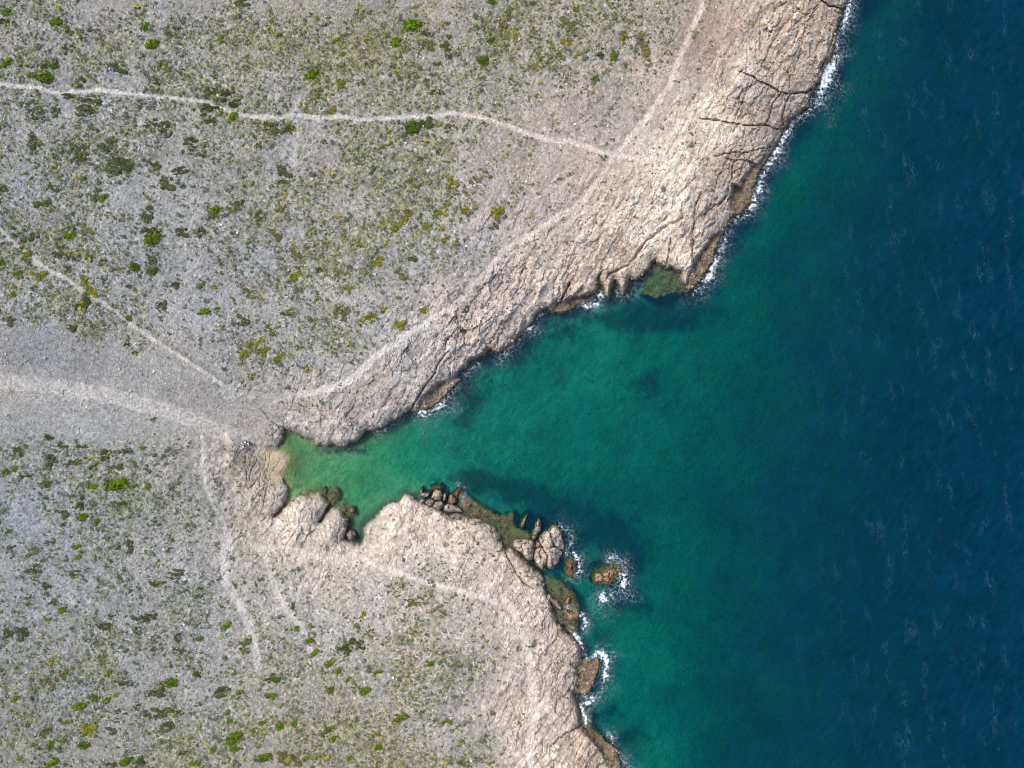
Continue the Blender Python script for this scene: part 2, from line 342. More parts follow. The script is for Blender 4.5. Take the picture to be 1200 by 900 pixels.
A = lambda p: crop(580, 590, 6.667, p)
Bc = lambda p: crop(640, 690, 12, p)
Cc = lambda p: crop(640, 750, 12, p)
Dc = lambda p: crop(480, 560, 10, p)
Ec = lambda p: crop(320, 560, 10, p)
ROCKS = [
    ('boulder', "largest pale rounded boulder off the headland, split by dark cracks", A([(320, 300), (345, 260), (400, 205), (450, 170), (485, 175), (530, 230), (540, 300), (540, 370), (510, 440), (450, 515), (400, 505), (370, 520), (325, 490), (305, 420)]), 2.6, 'pale'),
    ('boulder', "pale two-lobed boulder leaning against the left of the largest split boulder", A([(140, 340), (140, 300), (165, 275), (205, 280), (250, 275), (295, 290), (315, 330), (300, 450), (250, 440), (210, 395), (180, 370)]), 2.0, 'pale'),
    ('rock_slab', "long pale slab between the headland and the largest split boulder", A([(70, 380), (90, 345), (135, 345), (175, 380), (215, 440), (290, 500), (350, 540), (375, 570), (390, 630), (355, 665), (310, 645), (270, 655), (220, 625), (160, 610), (130, 560), (90, 470), (65, 430)]), 2.6, 'pale'),
    ('sea_rock', "narrow grey spike of rock just above the largest split boulder", A([(285, 265), (300, 210), (320, 150), (345, 120), (360, 140), (360, 220), (330, 270), (300, 285)]), 1.2, 'grey'),
    ('sea_rock', "tiny pale rock alone in the water above the olive channel", A([(195, 175), (205, 140), (240, 90), (260, 85), (250, 130), (225, 200), (205, 210)]), .7, 'pale'),
    ('sea_rock', "small orange brown reef rock with foam on its right edge", A([(535, 520), (545, 440), (590, 410), (640, 430), (640, 500), (625, 580), (595, 600), (555, 570)]), .55, 'wet'),
    ('sea_rock', "outermost brown reef rock in open water, ringed by white foam", A([(755, 560), (775, 520), (850, 485), (940, 462), (1015, 475), (1030, 520), (975, 560), (950, 625), (890, 655), (830, 640), (765, 645)]), .95, 'wet'),
    ('boulder', "pale elongated boulder on the brown ledge below the long slab", Bc([(0, 120), (30, 75), (60, 80), (110, 150), (170, 170), (220, 260), (210, 300), (160, 270), (110, 220), (60, 200)]), 1.9, 'pale'),
    ('boulder', "small squat pale boulder at the landward end of the brown ledge", Bc([(0, 220), (40, 205), (100, 250), (90, 290), (40, 300), (0, 290)]), 1.9, 'pale'),
    ('boulder', "pale and orange boulder with foam above it on the shore", Bc([(240, 310), (270, 270), (330, 310), (400, 340), (460, 350), (460, 450), (380, 440), (320, 445), (270, 400)]), 1.5, 'warm'),
    ('sea_rock', "wet grey square rock washed by foam at the shore", Bc([(270, 490), (320, 460), (450, 480), (470, 560), (440, 670), (380, 660), (260, 590)]), .35, 'grey'),
    ('sea_rock', "brown upright rock at the outer end of the brown ledge", Bc([(260, 200), (290, 110), (350, 100), (370, 190), (320, 220), (280, 230)]), .8, 'wet'),
    ('sea_rock', "small tan rock wedged in the cleft beside the foam washed rock", Bc([(160, 540), (190, 500), (240, 550), (220, 590), (170, 570)]), 1.5, 'warm'),
    ('boulder', "rounded dark grey boulder on the shore above the brown outcrop", Cc([(290, 150), (400, 125), (480, 140), (500, 200), (490, 330), (430, 430), (370, 400), (330, 300)]), 2.6, 'grey'),
    ('boulder', "small pale boulder inland of the brown outcrop", Cc([(220, 520), (300, 460), (360, 490), (340, 550), (270, 570)]), 2.7, 'pale'),
    ('rock_slab', "long grey tilted block along the north rim of the headland", Dc([(390, 330), (440, 300), (520, 320), (600, 360), (640, 410), (560, 415), (470, 410), (400, 390)]), 2.1, 'pale'),
    ('boulder', "rounded grey block at the left end of the tilted block", Dc([(260, 330), (300, 290), (370, 275), (410, 300), (390, 360), (340, 390), (290, 370)]), 2.0, 'grey'),
    ('boulder', "grey knobbly boulder just below the long tilted block", Dc([(470, 440), (520, 415), (600, 420), (650, 460), (640, 520), (590, 530), (520, 490), (480, 500)]), 2.5, 'grey'),
    ('rock_slab', "broad grey whaleback slab beside the olive channel on the headland", Dc([(640, 460), (720, 460), (820, 480), (900, 530), (980, 560), (1070, 660), (1070, 720), (1010, 760), (900, 720), (800, 640), (720, 590), (650, 520)]), 2.7, 'pale'),
    ('boulder', "leftmost small pale block at the headland's northern tip", Dc([(110, 270), (150, 240), (190, 260), (160, 300), (130, 300)]), 1.5, 'pale'),
    ('boulder', "pale block second from left along the headland's northern tip", Dc([(180, 280), (240, 250), (290, 270), (280, 310), (240, 335), (190, 310)]), 1.6, 'pale'),
    ('boulder', "rounded pale boulder standing above the row of tip blocks", Dc([(250, 240), (265, 180), (300, 130), (370, 150), (390, 200), (360, 260), (310, 270)]), 1.5, 'pale'),
    ('boulder', "narrow upright block between the two taller tip boulders", Dc([(385, 260), (405, 190), (435, 190), (430, 250), (405, 280)]), 1.2, 'pale'),
    ('boulder', "pale wedge boulder above the long tilted block, nearest open water", Dc([(450, 285), (475, 200), (500, 200), (550, 240), (550, 300), (490, 305)]), 1.3, 'warm'),
    ('boulder', "ragged pale boulder at the far left of the tip, half wet", Dc([(105, 215), (125, 130), (150, 115), (170, 160), (220, 170), (250, 160), (230, 230), (160, 240)]), 1.1, 'pale'),
    ('sea_rock', "little pinkish rock in the shallows right of the tip", Dc([(670, 320), (700, 285), (720, 300), (710, 350), (680, 345)]), .7, 'warm'),
    ('sea_rock', "small flat grey rock beside the upper end of the olive channel", Dc([(810, 440), (830, 410), (880, 430), (925, 465), (900, 485), (850, 465)]), .6, 'grey'),
    ('sea_rock', "low brown rock awash at the top of the olive channel", Dc([(980, 470), (1010, 440), (1080, 460), (1150, 440), (1180, 480), (1100, 510), (1010, 500)]), .35, 'wet'),
    ('sea_rock', "dark weedy rock in the water above the tip's rounded boulder", Dc([(240, 110), (310, 90), (360, 80), (400, 110), (390, 150), (320, 140), (250, 150)]), .3, 'wet'),
    ('sea_rock', "dark brown jagged rock with a foam fleck, right of the tip", Dc([(500, 200), (540, 140), (590, 110), (600, 170), (570, 250), (550, 230)]), .6, 'wet'),
    ('boulder', "lone dark grey boulder at the head of the small southern inlet", Ec([(840, 670), (900, 600), (960, 630), (985, 660), (970, 730), (880, 740)]), 1.5, 'grey'),
    ('sea_rock', "small pinkish rock breaking the green cove water", Ec([(880, 380), (920, 330), (960, 360), (960, 410), (910, 420)]), .5, 'warm'),
    ('sea_rock', "dark sunken rock beside the pinkish one in the cove", Ec([(770, 350), (830, 330), (880, 370), (870, 430), (800, 400)]), .08, 'wet'),
    ('sea_rock', "dark rock at the foot of the cove's rounded southern bluff", Ec([(570, 150), (600, 100), (640, 140), (630, 230), (590, 200)]), .2, 'wet'),
]

# ------------------------------------------------------------------ terrain maps
STEP = 1.5


def axis(a, b, lo, hi, step=STEP):
    mid = np.arange(a, b + .01, step)
    out = []; s = STEP * 2; x = a
    while x > lo:
        x -= s; s *= 1.14; out.append(x)
    right = []; s = STEP * 2; x = b
    while x < hi:
        x += s; s *= 1.14; right.append(x)
    return np.array(out[::-1] + list(mid) + right)


def rock_height(U, V, i):
    """height of free-standing rock i at (U, V); strongly negative outside"""
    name, label, pts, top, kind = ROCKS[i]
    sz = math.sqrt(abs(sum(p[0] * q[1] - q[0] * p[1] for p, q in zip(pts, pts[1:] + pts[:1]))) / 2)
    d = poly_sdf(U, V, pts) + 1.5 * fbm(U / 6, V / 6, 4, 700 + i, .6)
    r = max(sz * .32, 1.5)
    body = np.where(d > 0, 1 - np.exp(-np.maximum(d, 0) / r), d * .55)
    floor = -.55 if top < 1.2 else .0
    h = floor + (top - floor) * (body * 1.12)
    h += (ridged(U / 9, V / 9, 3, 800 + i) - .62) * .75 * np.clip(d / 2, 0, 1) * min(1, top)
    e, cc, ox, oy = worley(U / (4.5 + sz * .12) + .2 * fbm(U / 5, V / 5, 2, 860 + i), V / (4.0 + sz * .1) + .2 * fbm(U / 5, V / 5, 2, 861 + i), 870 + i)
    h += ((cc - .5) * .7 + ox * (cc - .5) * 1.1 + oy * (.5 - cc) * .8 - .3 * np.exp(-(e / .1) ** 2)) * np.clip(d / 2, 0, 1) * min(1, top * .8)
    h += fbm(U / 2.6, V / 2.6, 2, 850 + i) * .16
    if i == 0:      # the dark joints that split the big boulder
        for pl in ([(626, 643), (634, 641), (644, 643), (650, 640), (660, 646)], [(630, 632), (636, 642), (642, 652), (640, 664)], [(645, 626), (650, 640)]):
            h -= .9 * np.exp(-(line_dist(U, V, pl) / 1.1) ** 2)
    return h, d


def survey(U, V):
    """every map of the ground at plan positions (U, V)"""
    M = {}
    d0 = poly_sdf(U, V, COAST)
    near = np.exp(-np.abs(d0) / 30)
    sandm = sstep(-6, 4, poly_sdf(U, V, SAND) + 3 * fbm(U / 7, V / 7, 3, 5))
    jit = 1.7 * fbm(U / 9, V / 9, 3, 1) + 1.0 * fbm(U / 3.2, V / 3.2, 2, 2)
    d = d0 + jit * (1 - .8 * sandm) * (.3 + .7 * near)
    veg2 = idw(U, V, VEG, 2)
    veg = np.clip(veg2[..., 0], 0, 1); olive = np.clip(veg2[..., 1], 0, 1)
    gravel = sstep(-12, 10, poly_sdf(U, V, GRAVEL) + 9 * fbm(U / 30, V / 30, 3, 9))
    veg = veg * (1 - .95 * gravel)
    patch = .7 * fbm(U / 34, V / 34, 4, 21) + .6 * fbm(U / 85 + V / 200, V / 60, 3, 22)
    patch = patch + .8 * fbm((U * .47 - V * .88) / 75, (U * .88 + V * .47) / 8.5, 4, 23) * sstep(330, 480, U) * sstep(500, 400, V)
    veg = np.clip(veg * (1 + 1.5 * patch), 0, 1)
    rock = np.clip(1 - veg * 2.6, 0, 1) * sstep(190, 60, d) * (1 - gravel)
    rock = rock * sstep(-.75, -.1, fbm(U / 40, V / 40, 3, 77) + rock * .6)
    # ---- paths
    pm = np.zeros(U.shape); pcol = np.zeros(U.shape + (3,))
    wob = 1.2 * fbm(U / 10, V / 10, 3, 101)
    for pl, w, st, c in PATHS:
        ld = line_dist(U + wob, V + wob, pl)
        p = st * sstep(w + 1.3, w - .8, ld + 1.0 * fbm(U / 4, V / 4, 3, 103) * min(w / 2.5, 2))
        m = p > pm
        pm = np.where(m, p, pm); pcol[m] = lin(c)
    # ---- heights
    di = np.maximum(d, 0)
    hl = 1.1 * (1 - np.exp(-di / 2.6)) + 2.0 * (1 - np.exp(-di / 28)) + 4.6 * (1 - np.exp(-di / 320))
    vline = line_dist(U, V, [(322, 545), (290, 517), (230, 492), (120, 462), (0, 446), (-250, 430)], 220)
    hl *= 1 - .6 * np.exp(-(vline / 42) ** 2)
    bm = sstep(-7, 6, poly_sdf(U, V, [(268, 512), (300, 521), (314, 526), (350, 528), (340, 558), (318, 561), (309, 557), (296, 548), (268, 545)]) + 2 * fbm(U / 9, V / 9, 2, 6))
    hl = hl * (1 - bm) + bm * (.02 + .02 * di + .0008 * di * di)
    hl += .5 * fbm(U / 110, V / 110, 3, 31) * np.clip(d / 70, 0, 1)
    ca, sa = math.cos(R(62)), math.sin(R(62))                 # strata run up to the right
    wx = U + 5 * fbm(U / 25, V / 25, 2, 61); wy = V + 5 * fbm(U / 25, V / 25, 2, 62)
    al = wx * ca - wy * sa; ac = wx * sa + wy * ca
    strata = ridged(al / 34, ac / 7.5, 4, 41)
    blocks = ridged(wx / 17, wy / 17, 4, 43)
    rel = (strata - .6) * .9 + (blocks - .6) * .6
    e1, c1, o1x, o1y = worley(al / 24 + .25 * fbm(U / 14, V / 14, 3, 63), ac / 11 + .35 * fbm(U / 10, V / 10, 3, 64), 45)
    e2, c2, o2x, o2y = worley(wx / 6.5 + .35 * fbm(U / 6, V / 6, 2, 65), wy / 5.5 + .35 * fbm(U / 6, V / 6, 2, 66), 46)
    facet = (c1 - .5) * .55 + o1x * (c1 - .5) * .7 + o1y * (.5 - c1) * .5 - .45 * np.exp(-(e1 / .07) ** 2) * (c1 > .45)
    facet2 = (c2 - .5) * .26 + o2x * (c2 - .5) * .35 - .12 * np.exp(-(e2 / .1) ** 2) * (c2 > .4)
    e3, c3, o3x, o3y = worley(al / 52 + .16 * fbm(U / 18, V / 18, 4, 68), ac / 8.5 + .5 * fbm(U / 22, V / 22, 4, 69), 47)
    e4, c4, o4x, o4y = worley(wx / 15 + .3 * fbm(U / 8, V / 8, 3, 70), wy / 12 + .3 * fbm(U / 8, V / 8, 3, 71), 48)
    joint = np.maximum(np.exp(-(e3 / .085) ** 2) * sstep(.12, .45, c3), np.exp(-(e4 / .05) ** 2) * sstep(.55, .75, c4))
    joint *= sstep(-.35, .3, fbm(U / 16, V / 16, 3, 72)) * rock * sstep(2, 8, d) * (1 - pm)
    facet = facet + (c3 - .5) * .35 + o3y * (c3 - .5) * .9
    rugged = sstep(-.4, .5, fbm(U / 30, V / 30, 3, 67))
    rug = (1 - bm) * idw(U, V, [(960, 30, .72), (900, 120, .72), (860, 220, .8), (800, 300, .75), (820, 120, .32), (740, 180, .3), (700, 260, .55), (680, 330, .75), (600, 360, .65), (550, 420, .8), (480, 450, .5), (400, 490, .45),
                     (340, 480, .4), (310, 500, .4), (320, 575, .3), (280, 580, .12), (260, 620, .1), (370, 600, .4), (340, 640, .25), (470, 620, .32), (450, 660, .3), (560, 660, .35), (600, 650, .4), (640, 740, .5), (600, 760, .3), (670, 790, .6), (640, 850, .35), (690, 870, .8)])
    hl += rug * (rel * .16 + facet * (.8 + 1.0 * rugged) + facet2 * (.6 + .8 * rugged)) * rock * np.clip(d / 4, 0, 1) * (1 - .8 * pm)
    hl += fbm(U / 4.2, V / 4.2, 3, 51) * (.06 + .07 * rock + .13 * veg) * np.clip(d / 3, 0, 1) * (1 - .8 * sandm) * (1 - .55 * gravel)
    crack = np.zeros(U.shape)
    jx = U + 2.2 * fbm(U / 11, V / 11, 5, 91, .6); jy = V + 2.2 * fbm(U / 11, V / 11, 5, 92, .6)
    cw = .32 + .45 * vnoise(U / 9, V / 9, 93)
    for pl, w, dep in CRACKS:
        g = dep * np.exp(-(line_dist(jx, jy, pl, 14) / (w * cw)) ** 2)
        np.maximum(crack, g, out=crack)
    hl -= crack * .95 + joint * .3
    alg = np.zeros(U.shape)
    hsea = -idw(U, V, DEPTH) * (1 - np.exp(np.minimum(d, 0) / 9)) + .25 * fbm(U / 14, V / 14, 3, 95) * np.clip(-d / 12, 0, 1)
    hsea -= .25 * np.clip(-d / 2, 0, 1) * (1 - sandm)
    h = np.where(d > 0, hl, hsea)
    for pts, lev in SHELF:
        s = sstep(-5.5 if lev < .1 else -2.5, 2.5, poly_sdf(U, V, pts) + 4.0 * fbm(U / 8, V / 8, 4, 97))
        h = h * (1 - s) + s * (lev + (.75 if lev > 0 else .4) * (ridged(U / 12, V / 12, 4, 98) - .6) + .22 * fbm(U / 3.4, V / 3.4, 2, 99))
        alg = np.maximum(alg, s)
    h = h - .10 * pm * (d > 4)
    M.update(d=d, h=h, veg=veg * (1 - pm) * (1 - .9 * alg), olive=olive, gravel=gravel, rock=rock, path=pm, alg=alg, sand=sandm, crack=crack, patch=patch)
    # ---- colour of the ground itself
    c = lin(idw(U, V, TONE, 3))
    lf = sstep(620, 150, U)[..., None]
    c = c * (1 - lf * np.array([.06, .075, .12]))
    n1 = fbm(U / 22, V / 22, 4, 111); n2 = fbm(U / 5, V / 5, 3, 112)
    c = c * (1 + .16 * n1 + .10 * n2)[..., None]
    warm = fbm(U / 50, V / 50, 3, 113)[..., None]
    c = c * (1 + warm * np.array([.05, .0, -.06]))
    streak = fbm(al / 40, ac / 5, 4, 114)
    c = c * (1 + rock[..., None] * np.array([.19, .155, .135]))
    c = c * (1 + (.2 * streak + .12 * fbm(U / 3, V / 3, 2, 115)) * rock)[..., None]
    lichen = sstep(.05, .45, fbm(U / 19, V / 19, 4, 116)) * rock * .3
    tonev = (.20 * (c1 - .5) + .16 * (c2 - .5) + .16 * (c3 - .5)) * rock
    c = c * (1 + tonev)[..., None]
    c = c * (1 - lichen[..., None] * .6) + lichen[..., None] * .6 * lin((150, 147, 146))
    rust = sstep(.1, .5, fbm(U / 26, V / 26, 4, 118)) * rock * .25
    c = c * (1 - rust[..., None]) + rust[..., None] * lin((206, 180, 150))
    soil = np.clip(veg * 1.0, 0, 1) * sstep(-.3, .5, fbm(U / 8, V / 8, 3, 117) + patch * .5) * .82
    soilc = lin((136, 141, 122)) * (1 - olive[..., None]) + lin((146, 142, 96)) * olive[..., None]
    c = c * (1 - soil[..., None]) + soilc * soil[..., None]
    jd = (np.clip(joint * .62 + crack * .2, 0, .6) * (1 - pm))[..., None]
    c = c * (1 - jd) + lin((92, 82, 74)) * jd
    spk = vnoise(U / 1.6, V / 1.6, 121) * 2 - 1
    spk2 = vnoise(U / 3.1, V / 3.1, 122) * 2 - 1
    amp = .11 + .34 * veg * (1 - pm) + .17 * rock
    c = c * (1 + amp * spk + amp * .8 * spk2)[..., None]
    c = c * (1 - pm[..., None]) + ((.65 * pcol + .35 * np.minimum(c * 1.25, .8)) * (1 + .10 * spk + .08 * n2)[..., None]) * pm[..., None]
    # scar of bare brown earth beside the coast path
    scar = sstep(34, 4, np.hypot((U - 822) * .9, (V - 45) * .5)) * (U > 790) * .55 * (1 - pm)
    scar *= sstep(-.5, .3, fbm(U / 9, V / 9, 3, 123))
    c = c * (1 - scar[..., None]) + lin((165, 138, 124)) * scar[..., None]
    # sand, wave-zone algae, sea bed
    c = c * (1 - sandm[..., None]) + lin((196, 180, 148)) * sandm[..., None] * (1 + .06 * spk)[..., None]
    low = sstep(1.7, .45, h + .35 * fbm(U / 6, V / 6, 3, 131)) * (1 - sandm)
    expo = np.clip(idw(U, V, [(960, 80, .75), (880, 220, 1), (830, 300, 1), (760, 330, 1), (700, 340, 1), (620, 380, .9), (560, 425, .8), (500, 470, .8), (440, 500, .6), (380, 520, .35), (330, 510, .25), (340, 580, .3), (400, 600, .4), (470, 585, .3), (540, 590, .9), (600, 620, 1), (690, 700, 1), (690, 800, 1), (720, 890, 1)]), 0, 1)
    brown = lin((124, 106, 82)) * (1 + .5 * fbm(U / 4, V / 4, 3, 132))[..., None]
    ochre = lin((172, 140, 100))
    och = sstep(0, .5, fbm(U / 9, V / 9, 3, 133))[..., None] * .5
    brown = brown * (1 - och) + ochre * och
    kb = (low * expo * .9)[..., None]
    c = c * (1 - kb) + brown * kb
    wet = sstep(.4, .05, h)[..., None] * (1 - sandm[..., None]) * .35
    c = c * (1 - wet) + lin((84, 76, 62)) * wet
    under = sstep(.05, -.3, h)
    yel = np.exp(-(np.hypot(U - 345, (V - 545) * .8) / 38) ** 2)[..., None]
    cove = sstep(620, 410, U)[..., None]
    bed = np.array([.42, .44, .40]) * (1 - cove) + np.array([.42, .43, .20]) * cove
    bed = bed * (1 - yel) + np.array([.37, .37, .13]) * yel
    bed = bed * (1 + .42 * fbm(U / 34, V / 34, 5, 141) + .12 * fbm(U / 5, V / 5, 3, 142))[..., None]
    dk = np.zeros(U.shape)
    for (a, b, ra, rb) in DARKBED:
        m = (np.abs(U - a) < 3 * ra) & (np.abs(V - b) < 3 * rb)
        dk[m] += np.exp(-(((U[m] - a) / ra) ** 2 + ((V[m] - b) / rb) ** 2))
    dk = sstep(.2, 1.25, dk * .95 + .85 * fbm(U / 24, V / 24, 6, 151, .62) + .3 * fbm((U + V) / 9, (V - U) / 4, 3, 152) + .25 * fbm(U / 7, V / 7, 3, 154)) * .80
    edge = sstep(14, 2, -d + 4 * fbm(U / 12, V / 12, 3, 153)) * (1 - sandm) * .8 * sstep(335, 420, U + 0 * V)
    dk = np.maximum(dk, edge)
    bed = bed * (1 - dk[..., None]) + np.array([.05, .07, .07]) * dk[..., None]
    oliv = (alg * sstep(-1.7, -.4, h))[..., None]
    bed = bed * (1 - oliv) + np.array([.225, .165, .065]) * (1 + .6 * fbm(U / 5, V / 5, 4, 155))[..., None] * oliv
    sw = (sandm * sstep(-.35, -.05, h))[..., None]
    bed = bed * (1 - sw) + lin((186, 172, 138)) * sw
    c = c * (1 - under[..., None]) + bed * under[..., None]
    M['col'] = np.clip(c * ALB, .004, .9)
    M['dk'] = dk
    return M


ALB = 0.97


def to_world(U, V, h):
    f = PX * (CAM_H - h) / CAM_H
    return (U - 600) * f, (450 - V) * f


def mesh_from_grid(name, X, Y, Z, keep=None):
    """grid mesh via foreach_set; keep = mask of cells"""
    ny, nx = X.shape
    idx = np.arange(nx * ny).reshape(ny, nx)
    q = np.stack([idx[:-1, :-1], idx[1:, :-1], idx[1:, 1:], idx[:-1, 1:]], -1)
    q = q[keep] if keep is not None else q.reshape(-1, 4)
    used = np.unique(q)
    remap = np.full(nx * ny, -1, dtype=np.int64); remap[used] = np.arange(len(used))
    q = remap[q]
    co = np.stack([X.ravel()[used], Y.ravel()[used], Z.ravel()[used]], -1).astype(np.float32)
    me = fast_mesh(name, co, q)
    return me, used


def fast_mesh(name, co, faces, smooth=True):
    faces = np.asarray(faces, dtype=np.int32)
    k = faces.shape[1]
    me = bpy.data.meshes.new(name)
    me.vertices.add(len(co)); me.vertices.foreach_set('co', np.asarray(co, dtype=np.float32).ravel())
    me.loops.add(faces.size); me.loops.foreach_set('vertex_index', faces.ravel())
    me.polygons.add(len(faces))
    me.polygons.foreach_set('loop_start', np.arange(0, faces.size, k, dtype=np.int32))
    me.polygons.foreach_set('loop_total', np.full(len(faces), k, dtype=np.int32))
    me.polygons.foreach_set('use_smooth', np.full(len(faces), smooth, dtype=bool))
    me.update(calc_edges=True)
    return me


def set_color(me, name, rgb):
    a = me.color_attributes.new(name, 'FLOAT_COLOR', 'POINT')
    buf = np.ones((len(rgb), 4), dtype=np.float32); buf[:, :3] = rgb
    a.data.foreach_set('color', buf.ravel())


def set_float(me, name, v):
    a = me.attributes.new(name, 'FLOAT', 'POINT')
    a.data.foreach_set('value', np.asarray(v, dtype=np.float32).ravel())


def link(name, me, mat=None, parent=None):
    o = bpy.data.objects.new(name, me)
    COL.objects.link(o)
    if mat and not me.materials:
        me.materials.append(mat)
    if parent:
        o.parent = parent
    return o


def tag(o, label, cat, group=None, kind=None):
    o['label'] = label; o['category'] = cat
    if group: o['group'] = group
    if kind: o['kind'] = kind
    return o


# ------------------------------------------------------------------ materials
def new_mat(name):
    m = bpy.data.materials.new(name); m.use_nodes = True
    nt = m.node_tree
    for n in list(nt.nodes): nt.nodes.remove(n)
    out = nt.nodes.new("ShaderNodeOutputMaterial")
    return m, nt, out


def node(nt, typ, **kw):
    n = nt.nodes.new(typ)
    for k, v in kw.items():
        if k == 'ins':
            for a, b in v.items(): n.inputs[a].default_value = b
        else:
            setattr(n, k, v)
    return n


def ground_material():
    m, nt, out = new_mat("stony_ground")
    L = nt.links.new
    at = node(nt, "ShaderNodeAttribute", attribute_name="base")
    rk = node(nt, "ShaderNodeAttribute", attribute_name="rocky")        # 1 = bare bedrock, 0 = loose stones
    geo = node(nt, "ShaderNodeNewGeometry")
    warp = node(nt, "ShaderNodeTexNoise", ins={'Scale': .6, 'Detail': 3.0}); L(geo.outputs['Position'], warp.inputs['Vector'])
    wv = node(nt, "ShaderNodeVectorMath", operation='MULTIPLY_ADD', ins={1: (1.1, 1.1, 1.1)}); L(warp.outputs['Color'], wv.inputs[0]); L(geo.outputs['Position'], wv.inputs[2])
    # stones: cells of differing grey with dark gaps
    st = node(nt, "ShaderNodeTexVoronoi", ins={'Scale': 2.9, 'Randomness': 1.0}); L(wv.outputs[0], st.inputs['Vector'])
    bw = node(nt, "ShaderNodeRGBToBW"); L(st.outputs['Color'], bw.inputs[0])
    stone = node(nt, "ShaderNodeMapRange", ins={'From Min': .15, 'From Max': .85, 'To Min': .76, 'To Max': 1.26}); L(bw.outputs[0], stone.inputs[0])
    fine = node(nt, "ShaderNodeTexNoise", ins={'Scale': 3.4, 'Detail': 4.0, 'Roughness': .7}); L(geo.outputs['Position'], fine.inputs['Vector'])
    finer = node(nt, "ShaderNodeMapRange", ins={'From Min': .28, 'From Max': .72, 'To Min': .74, 'To Max': 1.26}); L(fine.outputs[0], finer.inputs[0])
    # bedrock: joints and flutes running up to the right
    mp = node(nt, "ShaderNodeMapping"); mp.vector_type = 'TEXTURE'; mp.inputs['Rotation'].default_value = (0, 0, R(62)); mp.inputs['Scale'].default_value = (3.2, 1.0, 1.6)
    wv2 = node(nt, "ShaderNodeVectorMath", operation='MULTIPLY_ADD', ins={1: (.45, .45, .45)}); L(warp.outputs['Color'], wv2.inputs[0]); L(geo.outputs['Position'], wv2.inputs[2])
    L(wv2.outputs[0], mp.inputs[0])
    jo = node(nt, "ShaderNodeTexVoronoi", feature='DISTANCE_TO_EDGE', ins={'Scale': .8}); L(mp.outputs[0], jo.inputs['Vector'])
    jr = node(nt, "ShaderNodeMapRange", ins={'From Min': .0, 'From Max': .05, 'To Min': 0.0, 'To Max': 1.0}); L(jo.outputs[0], jr.inputs[0])
    fl = node(nt, "ShaderNodeTexNoise", ins={'Scale': 2.4, 'Detail': 7.0, 'Roughness': .8, 'Distortion': .3}); L(mp.outputs[0], fl.inputs['Vector'])
    flr = node(nt, "ShaderNodeMapRange", ins={'From Min': .3, 'From Max': .7, 'To Min': .80, 'To Max': 1.17}); L(fl.outputs[0], flr.inputs[0])
    big = node(nt, "ShaderNodeTexNoise", ins={'Scale': .45, 'Detail': 4.0, 'Roughness': .6}); L(geo.outputs['Position'], big.inputs['Vector'])
    bigr = node(nt, "ShaderNodeMapRange", ins={'From Min': .3, 'From Max': .7, 'To Min': .92, 'To Max': 1.08}); L(big.outputs[0], bigr.inputs[0])
    loose = node(nt, "ShaderNodeMath", operation='MULTIPLY'); L(stone.outputs[0], loose.inputs[0]); L(finer.outputs[0], loose.inputs[1])
    half = node(nt, "ShaderNodeMath", operation='MULTIPLY_ADD', ins={1: .45, 2: .55}); L(finer.outputs[0], half.inputs[0])
    spot = node(nt, "ShaderNodeMapRange", ins={'From Min': .48, 'From Max': .64, 'To Min': 0.0, 'To Max': .8}); L(big.outputs[0], spot.inputs[0])
    jinv = node(nt, "ShaderNodeMath", operation='SUBTRACT', ins={0: 1.0}); L(jr.outputs[0], jinv.inputs[1])
    jd = node(nt, "ShaderNodeMath", operation='MULTIPLY'); L(jinv.outputs[0], jd.inputs[0]); L(spot.outputs[0], jd.inputs[1])
    jdk = node(nt, "ShaderNodeMath", operation='MULTIPLY_ADD', ins={1: -.5, 2: 1.0}); L(jd.outputs[0], jdk.inputs[0])
    bed0 = node(nt, "ShaderNodeMath", operation='MULTIPLY'); L(flr.outputs[0], bed0.inputs[0]); L(jdk.outputs[0], bed0.inputs[1])
    bed = node(nt, "ShaderNodeMath", operation='MULTIPLY'); L(bed0.outputs[0], bed.inputs[0]); L(half.outputs[0], bed.inputs[1])
    mixv = node(nt, "ShaderNodeMix", data_type='FLOAT'); L(rk.outputs['Fac'], mixv.inputs[0]); L(loose.outputs[0], mixv.inputs[2]); L(bed.outputs[0], mixv.inputs[3])
    b = node(nt, "ShaderNodeMath", operation='MULTIPLY'); L(mixv.outputs[0], b.inputs[0]); L(bigr.outputs[0], b.inputs[1])
    mul = node(nt, "ShaderNodeVectorMath", operation='SCALE'); L(at.outputs['Color'], mul.inputs[0]); L(b.outputs[0], mul.inputs['Scale'])
    bs = node(nt, "ShaderNodeBsdfPrincipled", ins={'Roughness': .9, 'Specular IOR Level': .2})
    L(mul.outputs[0], bs.inputs['Base Color'])
    # relief
    jm = node(nt, "ShaderNodeMath", operation='MULTIPLY'); L(rk.outputs['Fac'], jm.inputs[0]); L(spot.outputs[0], jm.inputs[1])
    jh = node(nt, "ShaderNodeMath", operation='MULTIPLY'); L(jr.outputs[0], jh.inputs[0]); L(jm.outputs[0], jh.inputs[1])
    h1 = node(nt, "ShaderNodeMath", operation='MULTIPLY_ADD', ins={1: 1.3}); L(fl.outputs[0], h1.inputs[0]); L(jh.outputs[0], h1.inputs[2])
    fw = node(nt, "ShaderNodeMapRange", ins={'To Min': .9, 'To Max': .45}); L(rk.outputs['Fac'], fw.inputs[0])
    h2 = node(nt, "ShaderNodeMath", operation='MULTIPLY_ADD'); L(fine.outputs[0], h2.inputs[0]); L(fw.outputs[0], h2.inputs[1]); L(h1.outputs[0], h2.inputs[2])
    bp = node(nt, "ShaderNodeBump", ins={'Strength': 1.0, 'Distance': .3})
    L(h2.outputs[0], bp.inputs['Height']); L(bp.outputs[0], bs.inputs['Normal'])
    L(bs.outputs[0], out.inputs[0])
    return m


